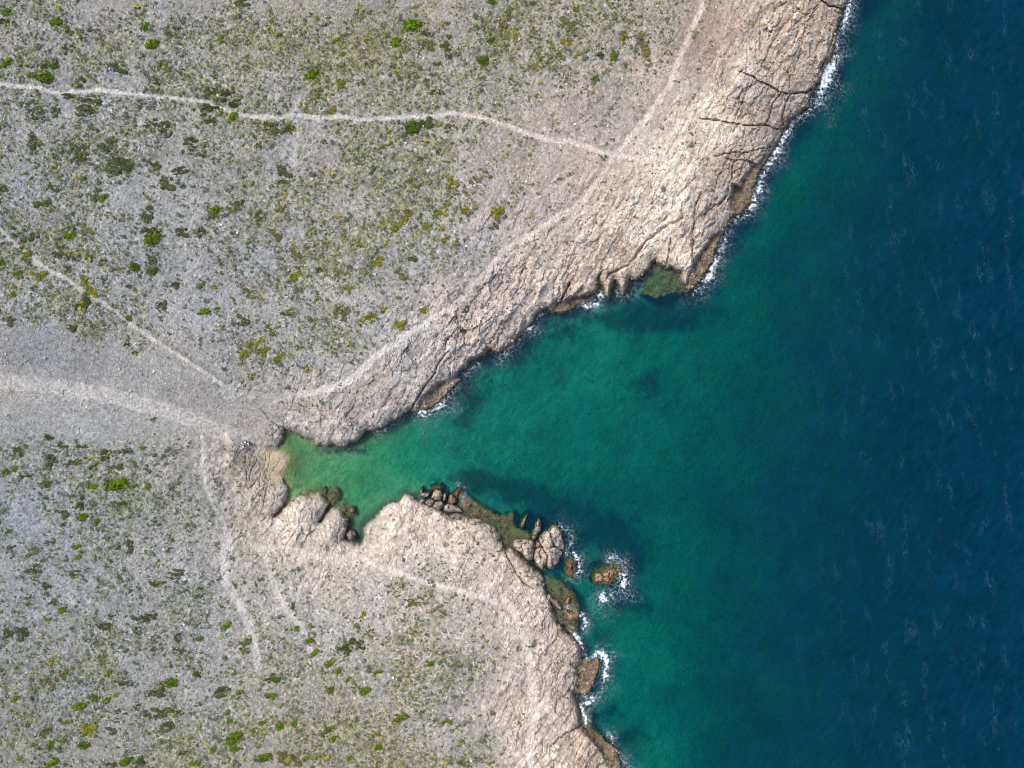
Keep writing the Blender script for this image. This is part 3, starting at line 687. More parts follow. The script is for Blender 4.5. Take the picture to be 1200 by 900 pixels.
def leaf_material(name, c, var=.5):
    m, nt, out = new_mat(name)
    L = nt.links.new
    at = node(nt, "ShaderNodeAttribute", attribute_name="tone")
    oi = node(nt, "ShaderNodeObjectInfo")
    mr = node(nt, "ShaderNodeMapRange", ins={'To Min': .82, 'To Max': 1.2}); L(oi.outputs['Random'], mr.inputs[0])
    t = node(nt, "ShaderNodeMath", operation='MULTIPLY'); L(at.outputs['Fac'], t.inputs[0]); L(mr.outputs[0], t.inputs[1])
    col = node(nt, "ShaderNodeVectorMath", operation='SCALE', ins={0: c}); L(t.outputs[0], col.inputs['Scale'])
    d = node(nt, "ShaderNodeBsdfDiffuse"); L(col.outputs[0], d.inputs[0])
    tr = node(nt, "ShaderNodeBsdfTranslucent"); L(col.outputs[0], tr.inputs[0])
    mx = node(nt, "ShaderNodeMixShader", ins={0: .25}); L(d.outputs[0], mx.inputs[1]); L(tr.outputs[0], mx.inputs[2])
    L(mx.outputs[0], out.inputs[0])
    return m


def tuft_material():
    m, nt, out = new_mat("low_plants")
    at = node(nt, "ShaderNodeAttribute", attribute_name="base")
    d = node(nt, "ShaderNodeBsdfDiffuse"); nt.links.new(at.outputs['Color'], d.inputs[0])
    nt.links.new(d.outputs[0], out.inputs[0])
    return m


def plain(name, c, rough=.8):
    m, nt, out = new_mat(name)
    n1 = node(nt, "ShaderNodeTexNoise", ins={'Scale': 30.0, 'Detail': 3.0})
    mr = node(nt, "ShaderNodeMapRange", ins={'To Min': .8, 'To Max': 1.2}); nt.links.new(n1.outputs[0], mr.inputs[0])
    col = node(nt, "ShaderNodeVectorMath", operation='SCALE', ins={0: c}); nt.links.new(mr.outputs[0], col.inputs['Scale'])
    bs = node(nt, "ShaderNodeBsdfPrincipled", ins={'Roughness': rough})
    nt.links.new(col.outputs[0], bs.inputs['Base Color']); nt.links.new(bs.outputs[0], out.inputs[0])
    return m


KABS = (0.85, 0.17, 0.235)                  # one-way absorption per metre (r, g, b)
SCATTER = (0.0, 0.0255, 0.051)           # colour of the deep water itself


def water_material():
    m, nt, out = new_mat("sea_water")
    L = nt.links.new
    dep = node(nt, "ShaderNodeAttribute", attribute_name="depth")
    foam = node(nt, "ShaderNodeAttribute", attribute_name="foam")
    cap = node(nt, "ShaderNodeAttribute", attribute_name="caps")
    geo = node(nt, "ShaderNodeNewGeometry")
    # ripples: short wind waves running up to the right
    mp = node(nt, "ShaderNodeMapping"); mp.vector_type = 'TEXTURE'; mp.inputs['Rotation'].default_value = (0, 0, R(52)); mp.inputs['Scale'].default_value = (2.3, 1.0, 1.0)
    L(geo.outputs['Position'], mp.inputs[0])
    r1 = node(nt, "ShaderNodeTexNoise", ins={'Scale': .9, 'Detail': 5.0, 'Roughness': .62, 'Distortion': .6}); L(mp.outputs[0], r1.inputs['Vector'])
    rp = node(nt, "ShaderNodeMapRange", ins={'From Min': .3, 'From Max': .7, 'To Min': .74, 'To Max': 1.26}); L(r1.outputs[0], rp.inputs[0])  # also paints light and dark ripple shading into the depth tint
    dw = node(nt, "ShaderNodeMath", operation='MULTIPLY'); L(dep.outputs['Fac'], dw.inputs[0]); L(rp.outputs[0], dw.inputs[1])
    comb = node(nt, "ShaderNodeCombineColor")
    for i, k in enumerate(KABS):
        mu = node(nt, "ShaderNodeMath", operation='MULTIPLY', ins={1: -k}); L(dw.outputs[0], mu.inputs[0])
        ex = node(nt, "ShaderNodeMath", operation='EXPONENT'); L(mu.outputs[0], ex.inputs[0])
        L(ex.outputs[0], comb.inputs[i])
    tr = node(nt, "ShaderNodeBsdfTransparent"); L(comb.outputs[0], tr.inputs[0])
    inv = node(nt, "ShaderNodeVectorMath", operation='SUBTRACT', ins={0: (1, 1, 1)}); L(comb.outputs[0], inv.inputs[1])
    # water patchiness, plus swell and ripple shading painted into its colour
    bign = node(nt, "ShaderNodeTexNoise", ins={'Scale': .11, 'Detail': 6.0, 'Roughness': .62}); L(geo.outputs['Position'], bign.inputs['Vector'])
    bm = node(nt, "ShaderNodeMapRange", ins={'From Min': .3, 'From Max': .7, 'To Min': .85, 'To Max': 1.15}); L(bign.outputs[0], bm.inputs[0])
    sc = node(nt, "ShaderNodeVectorMath", operation='MULTIPLY', ins={1: SCATTER}); L(inv.outputs[0], sc.inputs[0])
    sc2 = node(nt, "ShaderNodeVectorMath", operation='SCALE'); bm2 = node(nt, "ShaderNodeMath", operation='MULTIPLY'); L(bm.outputs[0], bm2.inputs[0]); L(rp.outputs[0], bm2.inputs[1])
    L(sc.outputs[0], sc2.inputs[0]); L(bm2.outputs[0], sc2.inputs['Scale'])
    df = node(nt, "ShaderNodeBsdfDiffuse"); L(sc2.outputs[0], df.inputs[0])
    add = node(nt, "ShaderNodeAddShader"); L(tr.outputs[0], add.inputs[0]); L(df.outputs[0], add.inputs[1])
    bp = node(nt, "ShaderNodeBump", ins={'Strength': .5, 'Distance': .3}); L(r1.outputs[0], bp.inputs['Height'])
    L(bp.outputs[0], df.inputs['Normal'])
    gl = node(nt, "ShaderNodeBsdfGlossy", ins={'Roughness': .12}); L(bp.outputs[0], gl.inputs['Normal'])
    fr = node(nt, "ShaderNodeFresnel", ins={'IOR': 1.24}); L(bp.outputs[0], fr.inputs['Normal'])
    mx = node(nt, "ShaderNodeMixShader"); L(fr.outputs[0], mx.inputs[0]); L(add.outputs[0], mx.inputs[1]); L(gl.outputs[0], mx.inputs[2])
    # foam lace along the rocks
    wn_ = node(nt, "ShaderNodeTexNoise", ins={'Scale': 1.1, 'Detail': 4.0, 'Roughness': .6}); L(geo.outputs['Position'], wn_.inputs['Vector'])
    wv = node(nt, "ShaderNodeVectorMath", operation='MULTIPLY_ADD', ins={1: (1.9, 1.9, 0)}); L(wn_.outputs['Color'], wv.inputs[0]); L(geo.outputs['Position'], wv.inputs[2])
    vo = node(nt, "ShaderNodeTexVoronoi", feature='DISTANCE_TO_EDGE', ins={'Scale': 1.35}); L(wv.outputs[0], vo.inputs['Vector'])
    fn = node(nt, "ShaderNodeTexNoise", ins={'Scale': 1.9, 'Detail': 6.0, 'Roughness': .72}); L(geo.outputs['Position'], fn.inputs['Vector'])
    fnr = node(nt, "ShaderNodeMapRange", ins={'From Min': .38, 'From Max': .62}); L(fn.outputs[0], fnr.inputs[0])
    lace = node(nt, "ShaderNodeMapRange", interpolation_type='SMOOTHSTEP', ins={'From Min': .0, 'From Max': .12, 'To Min': 1.0, 'To Max': 0.0}); L(vo.outputs[0], lace.inputs[0])
    l1 = node(nt, "ShaderNodeMath", operation='MULTIPLY_ADD', ins={1: 1.15, 2: .10}); L(lace.outputs[0], l1.inputs[0])
    l2 = node(nt, "ShaderNodeMath", operation='MULTIPLY'); L(l1.outputs[0], l2.inputs[0]); L(fnr.outputs[0], l2.inputs[1])
    l3 = node(nt, "ShaderNodeMath", operation='MULTIPLY'); L(l2.outputs[0], l3.inputs[0]); L(foam.outputs['Fac'], l3.inputs[1])
    cs = node(nt, "ShaderNodeMath", operation='MULTIPLY_ADD', ins={1: .75}); L(fnr.outputs[0], cs.inputs[0]); L(foam.outputs['Fac'], cs.inputs[2])
    core = node(nt, "ShaderNodeMapRange", ins={'From Min': 1.10, 'From Max': 1.5}); L(cs.outputs[0], core.inputs[0])
    fmm = node(nt, "ShaderNodeMath", operation='ADD', use_clamp=True); L(l3.outputs[0], fmm.inputs[0]); L(core.outputs[0], fmm.inputs[1])
    # small whitecaps out at sea
    mp2 = node(nt, "ShaderNodeMapping"); mp2.vector_type = 'TEXTURE'; mp2.inputs['Rotation'].default_value = (0, 0, R(98)); mp2.inputs['Scale'].default_value = (2.6, .8, 1.0)
    dist = node(nt, "ShaderNodeTexNoise", ins={'Scale': .35, 'Detail': 3.0}); L(geo.outputs['Position'], dist.inputs['Vector'])
    dv = node(nt, "ShaderNodeVectorMath", operation='MULTIPLY_ADD', ins={1: (2.2, 2.2, 0)}); L(dist.outputs['Color'], dv.inputs[0]); L(geo.outputs['Position'], dv.inputs[2])
    L(dv.outputs[0], mp2.inputs[0])
    c1 = node(nt, "ShaderNodeTexNoise", ins={'Scale': 1.5, 'Detail': 3.5, 'Roughness': .62}); L(mp2.outputs[0], c1.inputs['Vector'])
    c2 = node(nt, "ShaderNodeTexNoise", ins={'Scale': .42, 'Detail': 3.0}); L(mp2.outputs[0], c2.inputs['Vector'])
    rd = node(nt, "ShaderNodeMath", operation='SUBTRACT', ins={1: .5}); L(c1.outputs[0], rd.inputs[0])
    ab = node(nt, "ShaderNodeMath", operation='ABSOLUTE'); L(rd.outputs[0], ab.inputs[0])
    line = node(nt, "ShaderNodeMapRange", ins={'From Min': .0, 'From Max': .024, 'To Min': 1.0, 'To Max': 0.0}); L(ab.outputs[0], line.inputs[0])
    clump = node(nt, "ShaderNodeMapRange", ins={'From Min': .55, 'From Max': .85, 'To Max': .36}); L(c2.outputs[0], clump.inputs[0])
    k1 = node(nt, "ShaderNodeMath", operation='MULTIPLY'); L(line.outputs[0], k1.inputs[0]); L(clump.outputs[0], k1.inputs[1])
    k2 = node(nt, "ShaderNodeMath", operation='MULTIPLY'); L(k1.outputs[0], k2.inputs[0]); L(cap.outputs['Fac'], k2.inputs[1])
    wd = node(nt, "ShaderNodeBsdfDiffuse", ins={0: (.68, .75, .80, 1)})
    wc = node(nt, "ShaderNodeBsdfDiffuse", ins={0: (.30, .52, .78, 1)})
    fc = node(nt, "ShaderNodeMixShader"); L(k2.outputs[0], fc.inputs[0]); L(mx.outputs[0], fc.inputs[1]); L(wc.outputs[0], fc.inputs[2])
    fx = node(nt, "ShaderNodeMixShader"); L(fmm.outputs[0], fx.inputs[0]); L(fc.outputs[0], fx.inputs[1]); L(wd.outputs[0], fx.inputs[2])
    L(fx.outputs[0], out.inputs[0])
    return m


MAT_GROUND = ground_material()
MAT_WATER = water_material()
MAT_TUFT = tuft_material()

# ------------------------------------------------------------------ ground sheet
au = axis(-75, 1275, -14500, 14500)
av = axis(-75, 975, -14500, 14500)
U, V = np.meshgrid(au, av)
MP = survey(U, V)
H = np.where(np.abs(U - 600) + np.abs(V - 450) > 6000, np.minimum(MP['h'], 8), MP['h'])
X, Y = to_world(U, V, H)
me, used = mesh_from_grid("ground", X, Y, H)
set_color(me, "base", MP['col'].reshape(-1, 3)[used])
_rk = MP['rock'][:-1, :-1] * (MP['d'][:-1, :-1] > 0)
me.polygons.foreach_set('use_smooth', (_rk.ravel() < .35))
set_float(me, "rocky", np.clip(MP['rock'] * .95 + MP['alg'] * (H > -.3), 0, 1).ravel()[used])
ground = link("ground", me, MAT_GROUND)
ground['kind'] = 'structure'

iu0 = int(np.searchsorted(au, -75 - .01)); iv0 = int(np.searchsorted(av, -75 - .01))


def sample(key, u, v):
    A_ = MP[key]
    fx = np.clip((np.asarray(u, float) + 75) / STEP, 0, 899); fy = np.clip((np.asarray(v, float) + 75) / STEP, 0, 699)
    ix = fx.astype(int); iy = fy.astype(int); fx = fx - ix; fy = fy - iy
    ix = ix + iu0; iy = iy + iv0
    if A_.ndim == 3:
        fx = fx[..., None]; fy = fy[..., None]
    return (A_[iy, ix] * (1 - fx) + A_[iy, ix + 1] * fx) * (1 - fy) + (A_[iy + 1, ix] * (1 - fx) + A_[iy + 1, ix + 1] * fx) * fy


# ------------------------------------------------------------------ free-standing rocks
ROCKCOL = {'pale': (206, 190, 174), 'grey': (166, 158, 150), 'wet': (120, 94, 66), 'warm': (196, 160, 128)}
for i, (name, label, pts, top, kind) in enumerate(ROCKS):
    us = [p[0] for p in pts]; vs = [p[1] for p in pts]
    st = .75 if (max(us) - min(us)) > 12 else .5
    gu, gv = np.meshgrid(np.arange(min(us) - 3, max(us) + 3.1, st), np.arange(min(vs) - 3, max(vs) + 3.1, st))
    gz = sample('h', gu, gv)
    inside = poly_sdf(gu, gv, pts) > 0
    lift = max(0.0, float(np.percentile(gz[inside], 70)) + .65 - top) if top > 1.0 else 0.0
    hr, dr = rock_height(gu, gv, i)
    hr = hr + lift * np.clip((dr + 1) / 3, 0, 1)
    cu, cv = np.mean(us), np.mean(vs)
    hr = np.where(dr < -1.2, np.minimum(hr, gz - .5), hr)
    hr = np.maximum(hr, np.minimum(gz, 0) - .7)
    c = lin(ROCKCOL[kind]) * np.ones(gu.shape + (3,))
    c = c * (1 + .22 * fbm(gu / 8, gv / 8, 4, 900 + i) + .12 * fbm(gu / 2.2, gv / 2.2, 2, 950 + i))[..., None]
    cv_ = worley(gu / (4.5 + 2) , gv / 6, 990 + i)
    c = c * (1 + .3 * (cv_[1] - .5) - .35 * np.exp(-(cv_[0] / .09) ** 2))[..., None]
    if kind == 'wet':
        pk = (sstep(.2, .5, hr + .25 * fbm(gu / 6, gv / 6, 3, 980 + i)) * .75)[..., None]
        c = c * (1 - pk) + lin((196, 166, 128)) * pk
    lowm = sstep(.6 if kind != 'wet' else .45, .1, hr + .3 * fbm(gu / 5, gv / 5, 2, 960 + i))[..., None] * .85
    bro = lin((122, 94, 62)) * (1 + .4 * fbm(gu / 4, gv / 4, 2, 970 + i))[..., None]
    c = c * (1 - lowm) + bro * lowm
    oli = sstep(.1, -.25, hr)[..., None] * .85
    c = c * (1 - oli) + np.array([.13, .115, .03]) * oli
    cell = dr > -2.2
    keep = cell[:-1, :-1] | cell[1:, :-1] | cell[1:, 1:] | cell[:-1, 1:]
    x, y = to_world(gu, gv, np.clip(hr, 0, 9))
    x0, y0 = to_world(np.array(cu), np.array(cv), np.array(0.0))
    me, used = mesh_from_grid(name, x - x0, y - y0, hr, keep)
    set_color(me, "base", np.clip(c * ALB, .004, .9).reshape(-1, 3)[used])
    set_float(me, "rocky", np.ones(len(used)))
    me.polygons.foreach_set('use_smooth', np.zeros(len(me.polygons), dtype=bool))
    o = link(name, me, MAT_GROUND)
    o.location = (float(x0), float(y0), 0)
    tag(o, label, 'rock' if name != 'boulder' else 'boulder', 'boulders and rocks along the shore')

# ------------------------------------------------------------------ sea
wu = axis(270, 1275, 200, 14500, 2.1); wv_ = axis(-75, 975, -14500, 14500, 2.1)
WU, WV = np.meshgrid(wu, wv_)
ix = np.searchsorted(au, WU.clip(au[0], au[-1] - .1)).clip(0, len(au) - 1); iy = np.searchsorted(av, WV.clip(av[0], av[-1] - .1)).clip(0, len(av) - 1)
wh = MP['h'][iy, ix]; wd_ = MP['d'][iy, ix]
inner = (WU > -74) & (WU < 1274) & (WV > -74) & (WV < 974)
wh = np.where(inner, sample('h', WU, WV), wh); wd_ = np.where(inner, sample('d', WU, WV), wd_)
for i, rk in enumerate(ROCKS):
    us = [p[0] for p in rk[2]]; vs = [p[1] for p in rk[2]]
    m = (WU > min(us) - 6) & (WU < max(us) + 6) & (WV > min(vs) - 6) & (WV < max(vs) + 6)
    hr, dr = rock_height(WU[m], WV[m], i)
    hr = np.where(dr < -2, -9, hr)
    wh[m] = np.maximum(wh[m], hr)
fo = np.zeros(WU.shape)
for pl, w, st in FOAM:
    ld = line_dist(WU + 2.0 * fbm(WU / 9, WV / 9, 3, 301), WV + 2.0 * fbm(WU / 9, WV / 9, 3, 302), pl, 30) / (.5 + 1.15 * vnoise(WU / 15, WV / 15, 304))
    gap = .5 + .5 * sstep(-.3, .3, fbm(WU / 13, WV / 13, 3, 303))
    np.maximum(fo, 1.15 * st * gap * np.maximum(np.exp(-(ld / w) ** 2), .42 * np.exp(-(ld / (w * 1.9)) ** 2)), out=fo)
shore = np.exp(-np.abs(wd_) / 4) * .16 * sstep(430, 520, WU)
fo = np.maximum(fo, shore)
caps = np.clip(.75 * sstep(860, 1100, WU), 0, 1) * sstep(0, 60, -wd_)
near = np.exp(-np.hypot((WU - 600) / 900, (WV - 450) / 700) ** 2 * 0)
amp = .02 + .06 * sstep(0, 260, -wd_)
wz = amp * (fbm(WU / 13 + WV / 26, WV / 9 - WU / 26, 3, 311)) * inner
keep = (wh[:-1, :-1] < .25) | (wh[1:, :-1] < .25) | (wh[1:, 1:] < .25) | (wh[:-1, 1:] < .25)
me, used = mesh_from_grid("sea", (WU - 600) * PX, (450 - WV) * PX, wz, keep)
set_float(me, "depth", np.maximum(-wh, 0.0).ravel()[used])
set_float(me, "foam", fo.ravel()[used])
set_float(me, "caps", caps.ravel()[used])
sea = link("sea", me, MAT_WATER)
sea['kind'] = 'structure'

# every shrub one can tell apart: u, v, half width, half height, kind
SHRUBS = """
9 14 7 4 B;65 27 7 6 B;170 31 6 5 B;178 53 8 6.5 B;260 44 4 4 B;193 63 4 4 Y;188 75 5 4 B;199 81 4 3 B;7 74 7 5 B;55 77 11 7 D;51 91 12 7 G;91 96 7 5 D;80 38 7 5 D;96 47 7 6 D;107 37 8 4 D;136 79 12 5 D;79 57 5 5 D;93 63 9 5 O
104 118 13 5 D;94 129 12 6 D;75 112 10 3 D;39 114 7 4 D;33 121 9 5 D;38 132 10 7 D;62 131 7 6 D;93 144 6 3 D;105 149 5 4 D;92 180 11 11 D;130 172 12 7 D;132 192 17 8 D;144 199 5 4 D;72 180 5 6 D;210 200 10 4 D;180 194 9 5 D;195 215 9 7 D;212 217 6 3 D;219 165 10 4 D;228 175 7 3 D;240 181 8 4 D;175 147 8 4 D;188 148 9 5 D;193 157 7 4 D;165 123 5 5 D;171 13 9 7 O;200 40 8 9 O;245 129 9 6 D;245 142 8 5 D;273 137 8 5 B;260 133 6 5 Y;250 107 9 8 D;268 111 10 6 D;279 121 9 4 D;285 145 5 4 Y;4 25 9 9 D;3 221 5 5 G;60 220 8 4 D;36 165 6 9 D;183 96 7 4 D;283 4 8 4 D
484 28 10 7.5 B;464 48 6 6 B;394 48 5 4 B;365 86 8 6 B;400 98 5 5 B;402 63 4 3 B;567 72 7 7 G;495 146 10 9 D;480 150 10 8 G;332 152 12 7 D;318 146 7 6 D;302 170 4 8 D;354 124 5 4 Y;340 150 6 4 Y;419 157 4 4 D;435 198 4 5 D;333 200 9 6 D;330 213 8 5 D;495 185 5 4 D;516 178 4 4 D;509 108 8 6 D;500 40 7 6 D;522 50 5 8 D;495 55 9 7 O;513 75 6 5 D;528 64 5 6 D;592 25 7 9 O;594 17 5 4 Y;595 40 4 6 Y;575 47 5 4 G;530 215 7 9 Y;555 208 5 6 O;483 215 8 6 D;388 128 6 4 Y;423 97 5 4 D;575 2 7 3 G;516 147 6 4 Y;527 150 5 5 D
604 40 3 7 Y;670 10 6 3 O;665 27 8 6 O;662 48 7 5 Y;697 91 4 4 B;720 66 6 5 B;703 62 5 6 D;730 45 5 8 Y;752 50 9 11 O;628 80 4 5 Y;675 65 4 4 Y;625 35 5 5 Y;655 62 8 6 O
178 281 10 8 B;252 247 8 6 B;159 313 8 6 G;176 303 8 6 D;178 317 7 6 G;176 272 10 5 D;176 252 9 9 D;140 315 6 5 Y;82 275 7 6 B;80 268 7 5 D;57 280 5 5 Y;98 330 7 9 Y;106 341 6 6 Y;45 322 9 6 Y;36 312 6 4 O;30 300 7 5 Y;232 272 7 5 D;213 272 8 5 D;203 332 8 5 D;235 335 4 4 B;250 335 4 4 Y;239 366 7 5 B;254 362 4 3 B;188 358 6 8 D;124 328 5 5 D;150 334 5 4 D;107 300 5 7 D;118 307 6 4 D;21 319 6 4 B;15 346 4 4 B;2 307 4 5 G;12 265 5 4 D;20 275 7 5 D;30 284 7 6 D;40 276 5 4 D;115 230 7 7 D;121 232 6 5 B;93 358 8 8 D;100 352 6 5 G;150 372 6 4 G;150 403 4 4 D;158 411 5 4 D;285 413 5 6 Y;295 402 7 7 Y;283 425 4 4 Y;295 440 5 5 Y;285 375 8 6 D;270 245 8 5 O;278 237 5 5 D;290 340 8 7 O;50 238 9 5 D;135 255 8 5 O;100 268 9 5 O;72 296 9 6 D;82 300 5 5 D;8 375 8 5 O;88 382 6 6 D
327 245 6 5 Y;305 254 6 5 D;324 275 7 6 O;347 298 8 6 O;346 322 7 7 Y;375 313 5 4 D;396 320 5 5 Y;410 339 5 7 Y;303 350 5 4 Y;338 364 8 5 O;315 385 7 6 O;305 397 6 5 Y;310 412 9 7 Y;326 418 6 6 Y;352 385 4 4 Y;361 430 4 5 O;373 350 5 6 Y;400 365 7 8 O;420 378 4 4 D;420 285 4 5 Y;404 278 5 5 Y;443 307 8 6 Y;435 308 5 5 D;452 287 4 4 Y;464 264 8 6 Y;450 263 4 5 Y;477 253 7 6 Y;502 265 6 6 Y;515 250 9 6 Y;525 240 4 6 Y;482 303 6 6 D;468 321 7 6 O;432 320 5 4 O;438 371 4 6 Y;451 362 5 5 Y;428 372 6 5 Y;493 363 5 6 Y;470 380 8 6 Y;548 362 4 4 D;543 385 3 5 D;522 279 5 5 Y;535 228 10 5 O;545 245 6 6 Y;583 250 7 10 Y;578 262 5 5 O;505 298 5 4 O
137 568 11 8 B;128 565 5 7 D;108 571 6 5 B;97 605 6 5 B;74 603 6 5 D;113 612 4 4 B;156 570 4 3 B;172 570 4 3 B;18 530 8 6 D;55 540 8 6 D;17 550 4 4 B;6 554 6 4 G;27 560 8 5 D;55 568 6 5 G;83 543 9 5 D;110 545 4 3 B;96 524 6 4 D;145 530 9 6 D;125 535 10 6 D;133 548 9 5 D;72 525 6 5 D;56 515 5 5 D;166 525 6 2 B;170 550 5 5 D;180 491 3 2.5 B;10 623 5 3 B;63 635 3 3 B;90 641 5 4 B;91 653 4 3 B;12 643 6 4 D;38 648 6 5 O;38 667 7 5 D;90 673 7 4 D;127 630 5 7 D;135 640 5 5 D;152 642 4 8 D;147 670 5 4 D;140 590 8 5 D;93 590 5 7 D;210 672 12 4 D
12 745 9 8 D;23 743 8 7 D;57 726 6 5 Y;73 714 6 4 B;60 707 6 4 D;53 690 5 6 D;75 790 6 7 Y;62 776 6 5 Y;58 800 9 6 O;18 819 5 4 B;120 776 4 7 Y;126 790 4 4 Y;112 817 6 5 B;93 827 8 5 B;125 820 5 4 B;134 814 6 3 Y;180 812 10 8 D;199 800 10 5 B;143 800 12 6 D;230 790 7 4 G;255 812 12 5 D;281 812 5 3 B;141 834 7 3 D;157 829 7 3 D;170 838 8 5 D;187 836 9 5 D;205 834 10 5 D;192 852 10 5 D;138 845 7 3 D;131 857 6 4 D;76 846 4 3 B;106 855 10 8 Y;99 860 4 4 B;98 873 7 5 G;74 868 4 4 B;58 873 5 4 B;54 860 6 5 O;59 895 9 4 B;148 892 7 5 B;163 892 6 5 G;128 896 7 4 D;38 873 4 3 B;23 889 4 3 B;265 733 6 4 B;275 865 8 10 B;277 878 6 4 B;250 879 5 4 B;269 846 4 4 B;266 835 4 4 B;227 894 5 4 B;216 882 7 5 D;210 748 5 5 D;234 748 4 4 B;291 750 4 5 B;283 760 9 4 D;209 763 7 3 D;165 725 8 6 D;176 722 6 5 D;132 722 7 4 D;125 735 9 4 D;183 686 10 5 D;203 678 7 4 D;299 855 4 5 B
361 752 7 4.5 B;368 766 6 4 B;343 712 3 6 G;347 736 3 4 B;386 778 5 5 B;397 786 5 4 B;408 796 4 3 B;387 808 4 5 B;324 797 6 4 G;315 795 8 4 D;318 816 6 4 B;306 847 4 3 B;327 851 6 5 B;343 847 5 4 B;385 855 6 5 B;391 866 5 4 B;309 888 9 6 B;469 841 8 5 B;504 778 5 3 B;524 846 5 3 B;540 869 4 3 B;425 723 4 5 Y;432 745 6 5 O;405 758 9 9 D;422 756 6 5 D;428 810 6 6 B;443 788 6 3 B;410 889 4 3 B;443 877 5 5 B;342 888 12 8 O;487 708 10 5 O;569 863 5 6 O;575 838 4 5 O;541 893 4 4 Y;574 895 4 4 Y
"""
SH = []
for part in SHRUBS.replace("\n", ";").split(";"):
    t = part.split()
    if len(t) == 5:
        SH.append((float(t[0]), float(t[1]), float(t[2]), float(t[3]), t[4]))


# ------------------------------------------------------------------ low plants and loose stones (beyond counting)


def scatter(n, key_prob, seed, region=(-75, 1273, -75, 973)):
    r = np.random.default_rng(seed)
    u = r.uniform(region[0], region[1], n); v = r.uniform(region[2], region[3], n)
    p = key_prob(u, v)
    k = r.uniform(0, 1, n) < p
    return u[k], v[k], r


def clump_cover(u, v):
    veg = sample('veg', u, v)
    c = fbm(u / 11, v / 11, 3, 401)
    c2 = fbm(u / 4, v / 4, 2, 403)
    return np.clip(veg * (1 + 1.9 * c + .8 * c2), 0, 1) * (sample('d', u, v) > 6)


u, v, r = scatter(200000, clump_cover, 5)
hu = []; hv = []
for a, b, ra, rb, kk in SH:                       # stragglers round each shrub
    k = int(ra * rb * (.22 if kk in 'DO' else .10)) + 2
    t = r.uniform(0, 6.28, k); q = r.normal(1.0, .35, k)
    hu.append(a + np.cos(t) * ra * q); hv.append(b + np.sin(t) * rb * q)
hu = np.concatenate(hu); hv = np.concatenate(hv)
u = np.concatenate([u, hu]); v = np.concatenate([v, hv])
n = len(u)
oliv = sample('olive', u, v)
size = r.lognormal(math.log(.155), .5, n).clip(.08, .6)
LEAF = 5
print('tufts', n)
h = sample('h', u, v)
x, y = to_world(u, v, h)
ang = r.uniform(0, 2 * np.pi, (n, LEAF)) ; tilt = r.uniform(.15, 1.0, (n, LEAF)); rad = r.uniform(.1, 1.0, (n, LEAF)) * size[:, None]
cx = x[:, None] + np.cos(ang) * rad; cy = y[:, None] + np.sin(ang) * rad * .8
cz = h[:, None] + (1.05 - (rad / size[:, None]) ** 2 * .7) * size[:, None] * .55
lw = size[:, None] * r.uniform(.35, .6, (n, LEAF))
a2 = r.uniform(0, 2 * np.pi, (n, LEAF))
co = np.zeros((n, LEAF, 3, 3), dtype=np.float32)
for k in range(3):
    t = a2 + k * 2.0944
    co[..., k, 0] = cx + np.cos(t) * lw; co[..., k, 1] = cy + np.sin(t) * lw
    co[..., k, 2] = cz + np.cos(t - ang) * lw * -tilt * .7
co = co.reshape(-1, 3)
me = fast_mesh("ground_cover", co, np.arange(len(co)).reshape(-1, 3), smooth=False)
pal_g = lin([(92, 98, 86), (100, 106, 92), (108, 112, 100), (82, 98, 62), (92, 108, 66)]); pal_o = lin([(120, 118, 74), (104, 110, 52), (134, 124, 80), (100, 108, 60), (152, 142, 52)])
pick_o = r.uniform(0, 1, n) < oliv * .85
tc = np.where(pick_o[:, None], pal_o[r.integers(0, len(pal_o), n)], pal_g[r.integers(0, len(pal_g), n)])
tc = tc[:, None, :] * r.uniform(.7, 1.3, (n, LEAF, 1))
set_color(me, "base", np.repeat(tc.reshape(-1, 3), 3, axis=0))
gc = link("ground_cover", me, MAT_TUFT)
tag(gc, "low grey green and olive plants dotted all over the stony slopes", "ground cover", kind='stuff')


def stone_prob(u, v):
    return (.25 + .6 * sample('veg', u, v) + .3 * sample('gravel', u, v)) * (1 - sample('path', u, v)) * (1 - sample('sand', u, v)) * (sample('d', u, v) > 5) * (1 - .5 * sample('rock', u, v))


u, v, r = scatter(70000, stone_prob, 8)
n = len(u)
size = r.lognormal(math.log(.105), .45, n).clip(.05, .34)
h = sample('h', u, v)
x, y = to_world(u, v, h)
a0 = r.uniform(0, 6.28, n)
co = np.zeros((n, 8, 3), dtype=np.float32)
for k in range(4):
    rr = size * r.uniform(.7, 1.25, n); r2 = rr * r.uniform(.4, .85, n)
    an = a0 + k * 1.571 + r.uniform(-.3, .3, n)
    co[:, k, 0] = x + np.cos(an) * rr; co[:, k, 1] = y + np.sin(an) * rr; co[:, k, 2] = h - .05
    co[:, 4 + k, 0] = x + np.cos(an + .2) * r2; co[:, 4 + k, 1] = y + np.sin(an + .2) * r2; co[:, 4 + k, 2] = h + size * r.uniform(.35, .8, n)
tri = np.array([[0, 1, 5], [0, 5, 4], [1, 2, 6], [1, 6, 5], [2, 3, 7], [2, 7, 6], [3, 0, 4], [3, 4, 7], [4, 5, 6], [4, 6, 7]])
f = (np.arange(n)[:, None, None] * 8 + tri[None]).reshape(-1, 3)
me = fast_mesh("loose_stones", co.reshape(-1, 3), f, smooth=False)
tone = sample('col', u, v) * (.8 + .9 * r.uniform(0, 1, n) ** 1.5 + .7 * (r.uniform(0, 1, n) > .93))[:, None]
set_color(me, "base", np.repeat(np.clip(tone, 0, .75), 8, axis=0))
st = link("loose_stones", me, MAT_TUFT)
tag(st, "pale loose stones scattered over the slopes and gravel bed", "stones", kind='stuff')



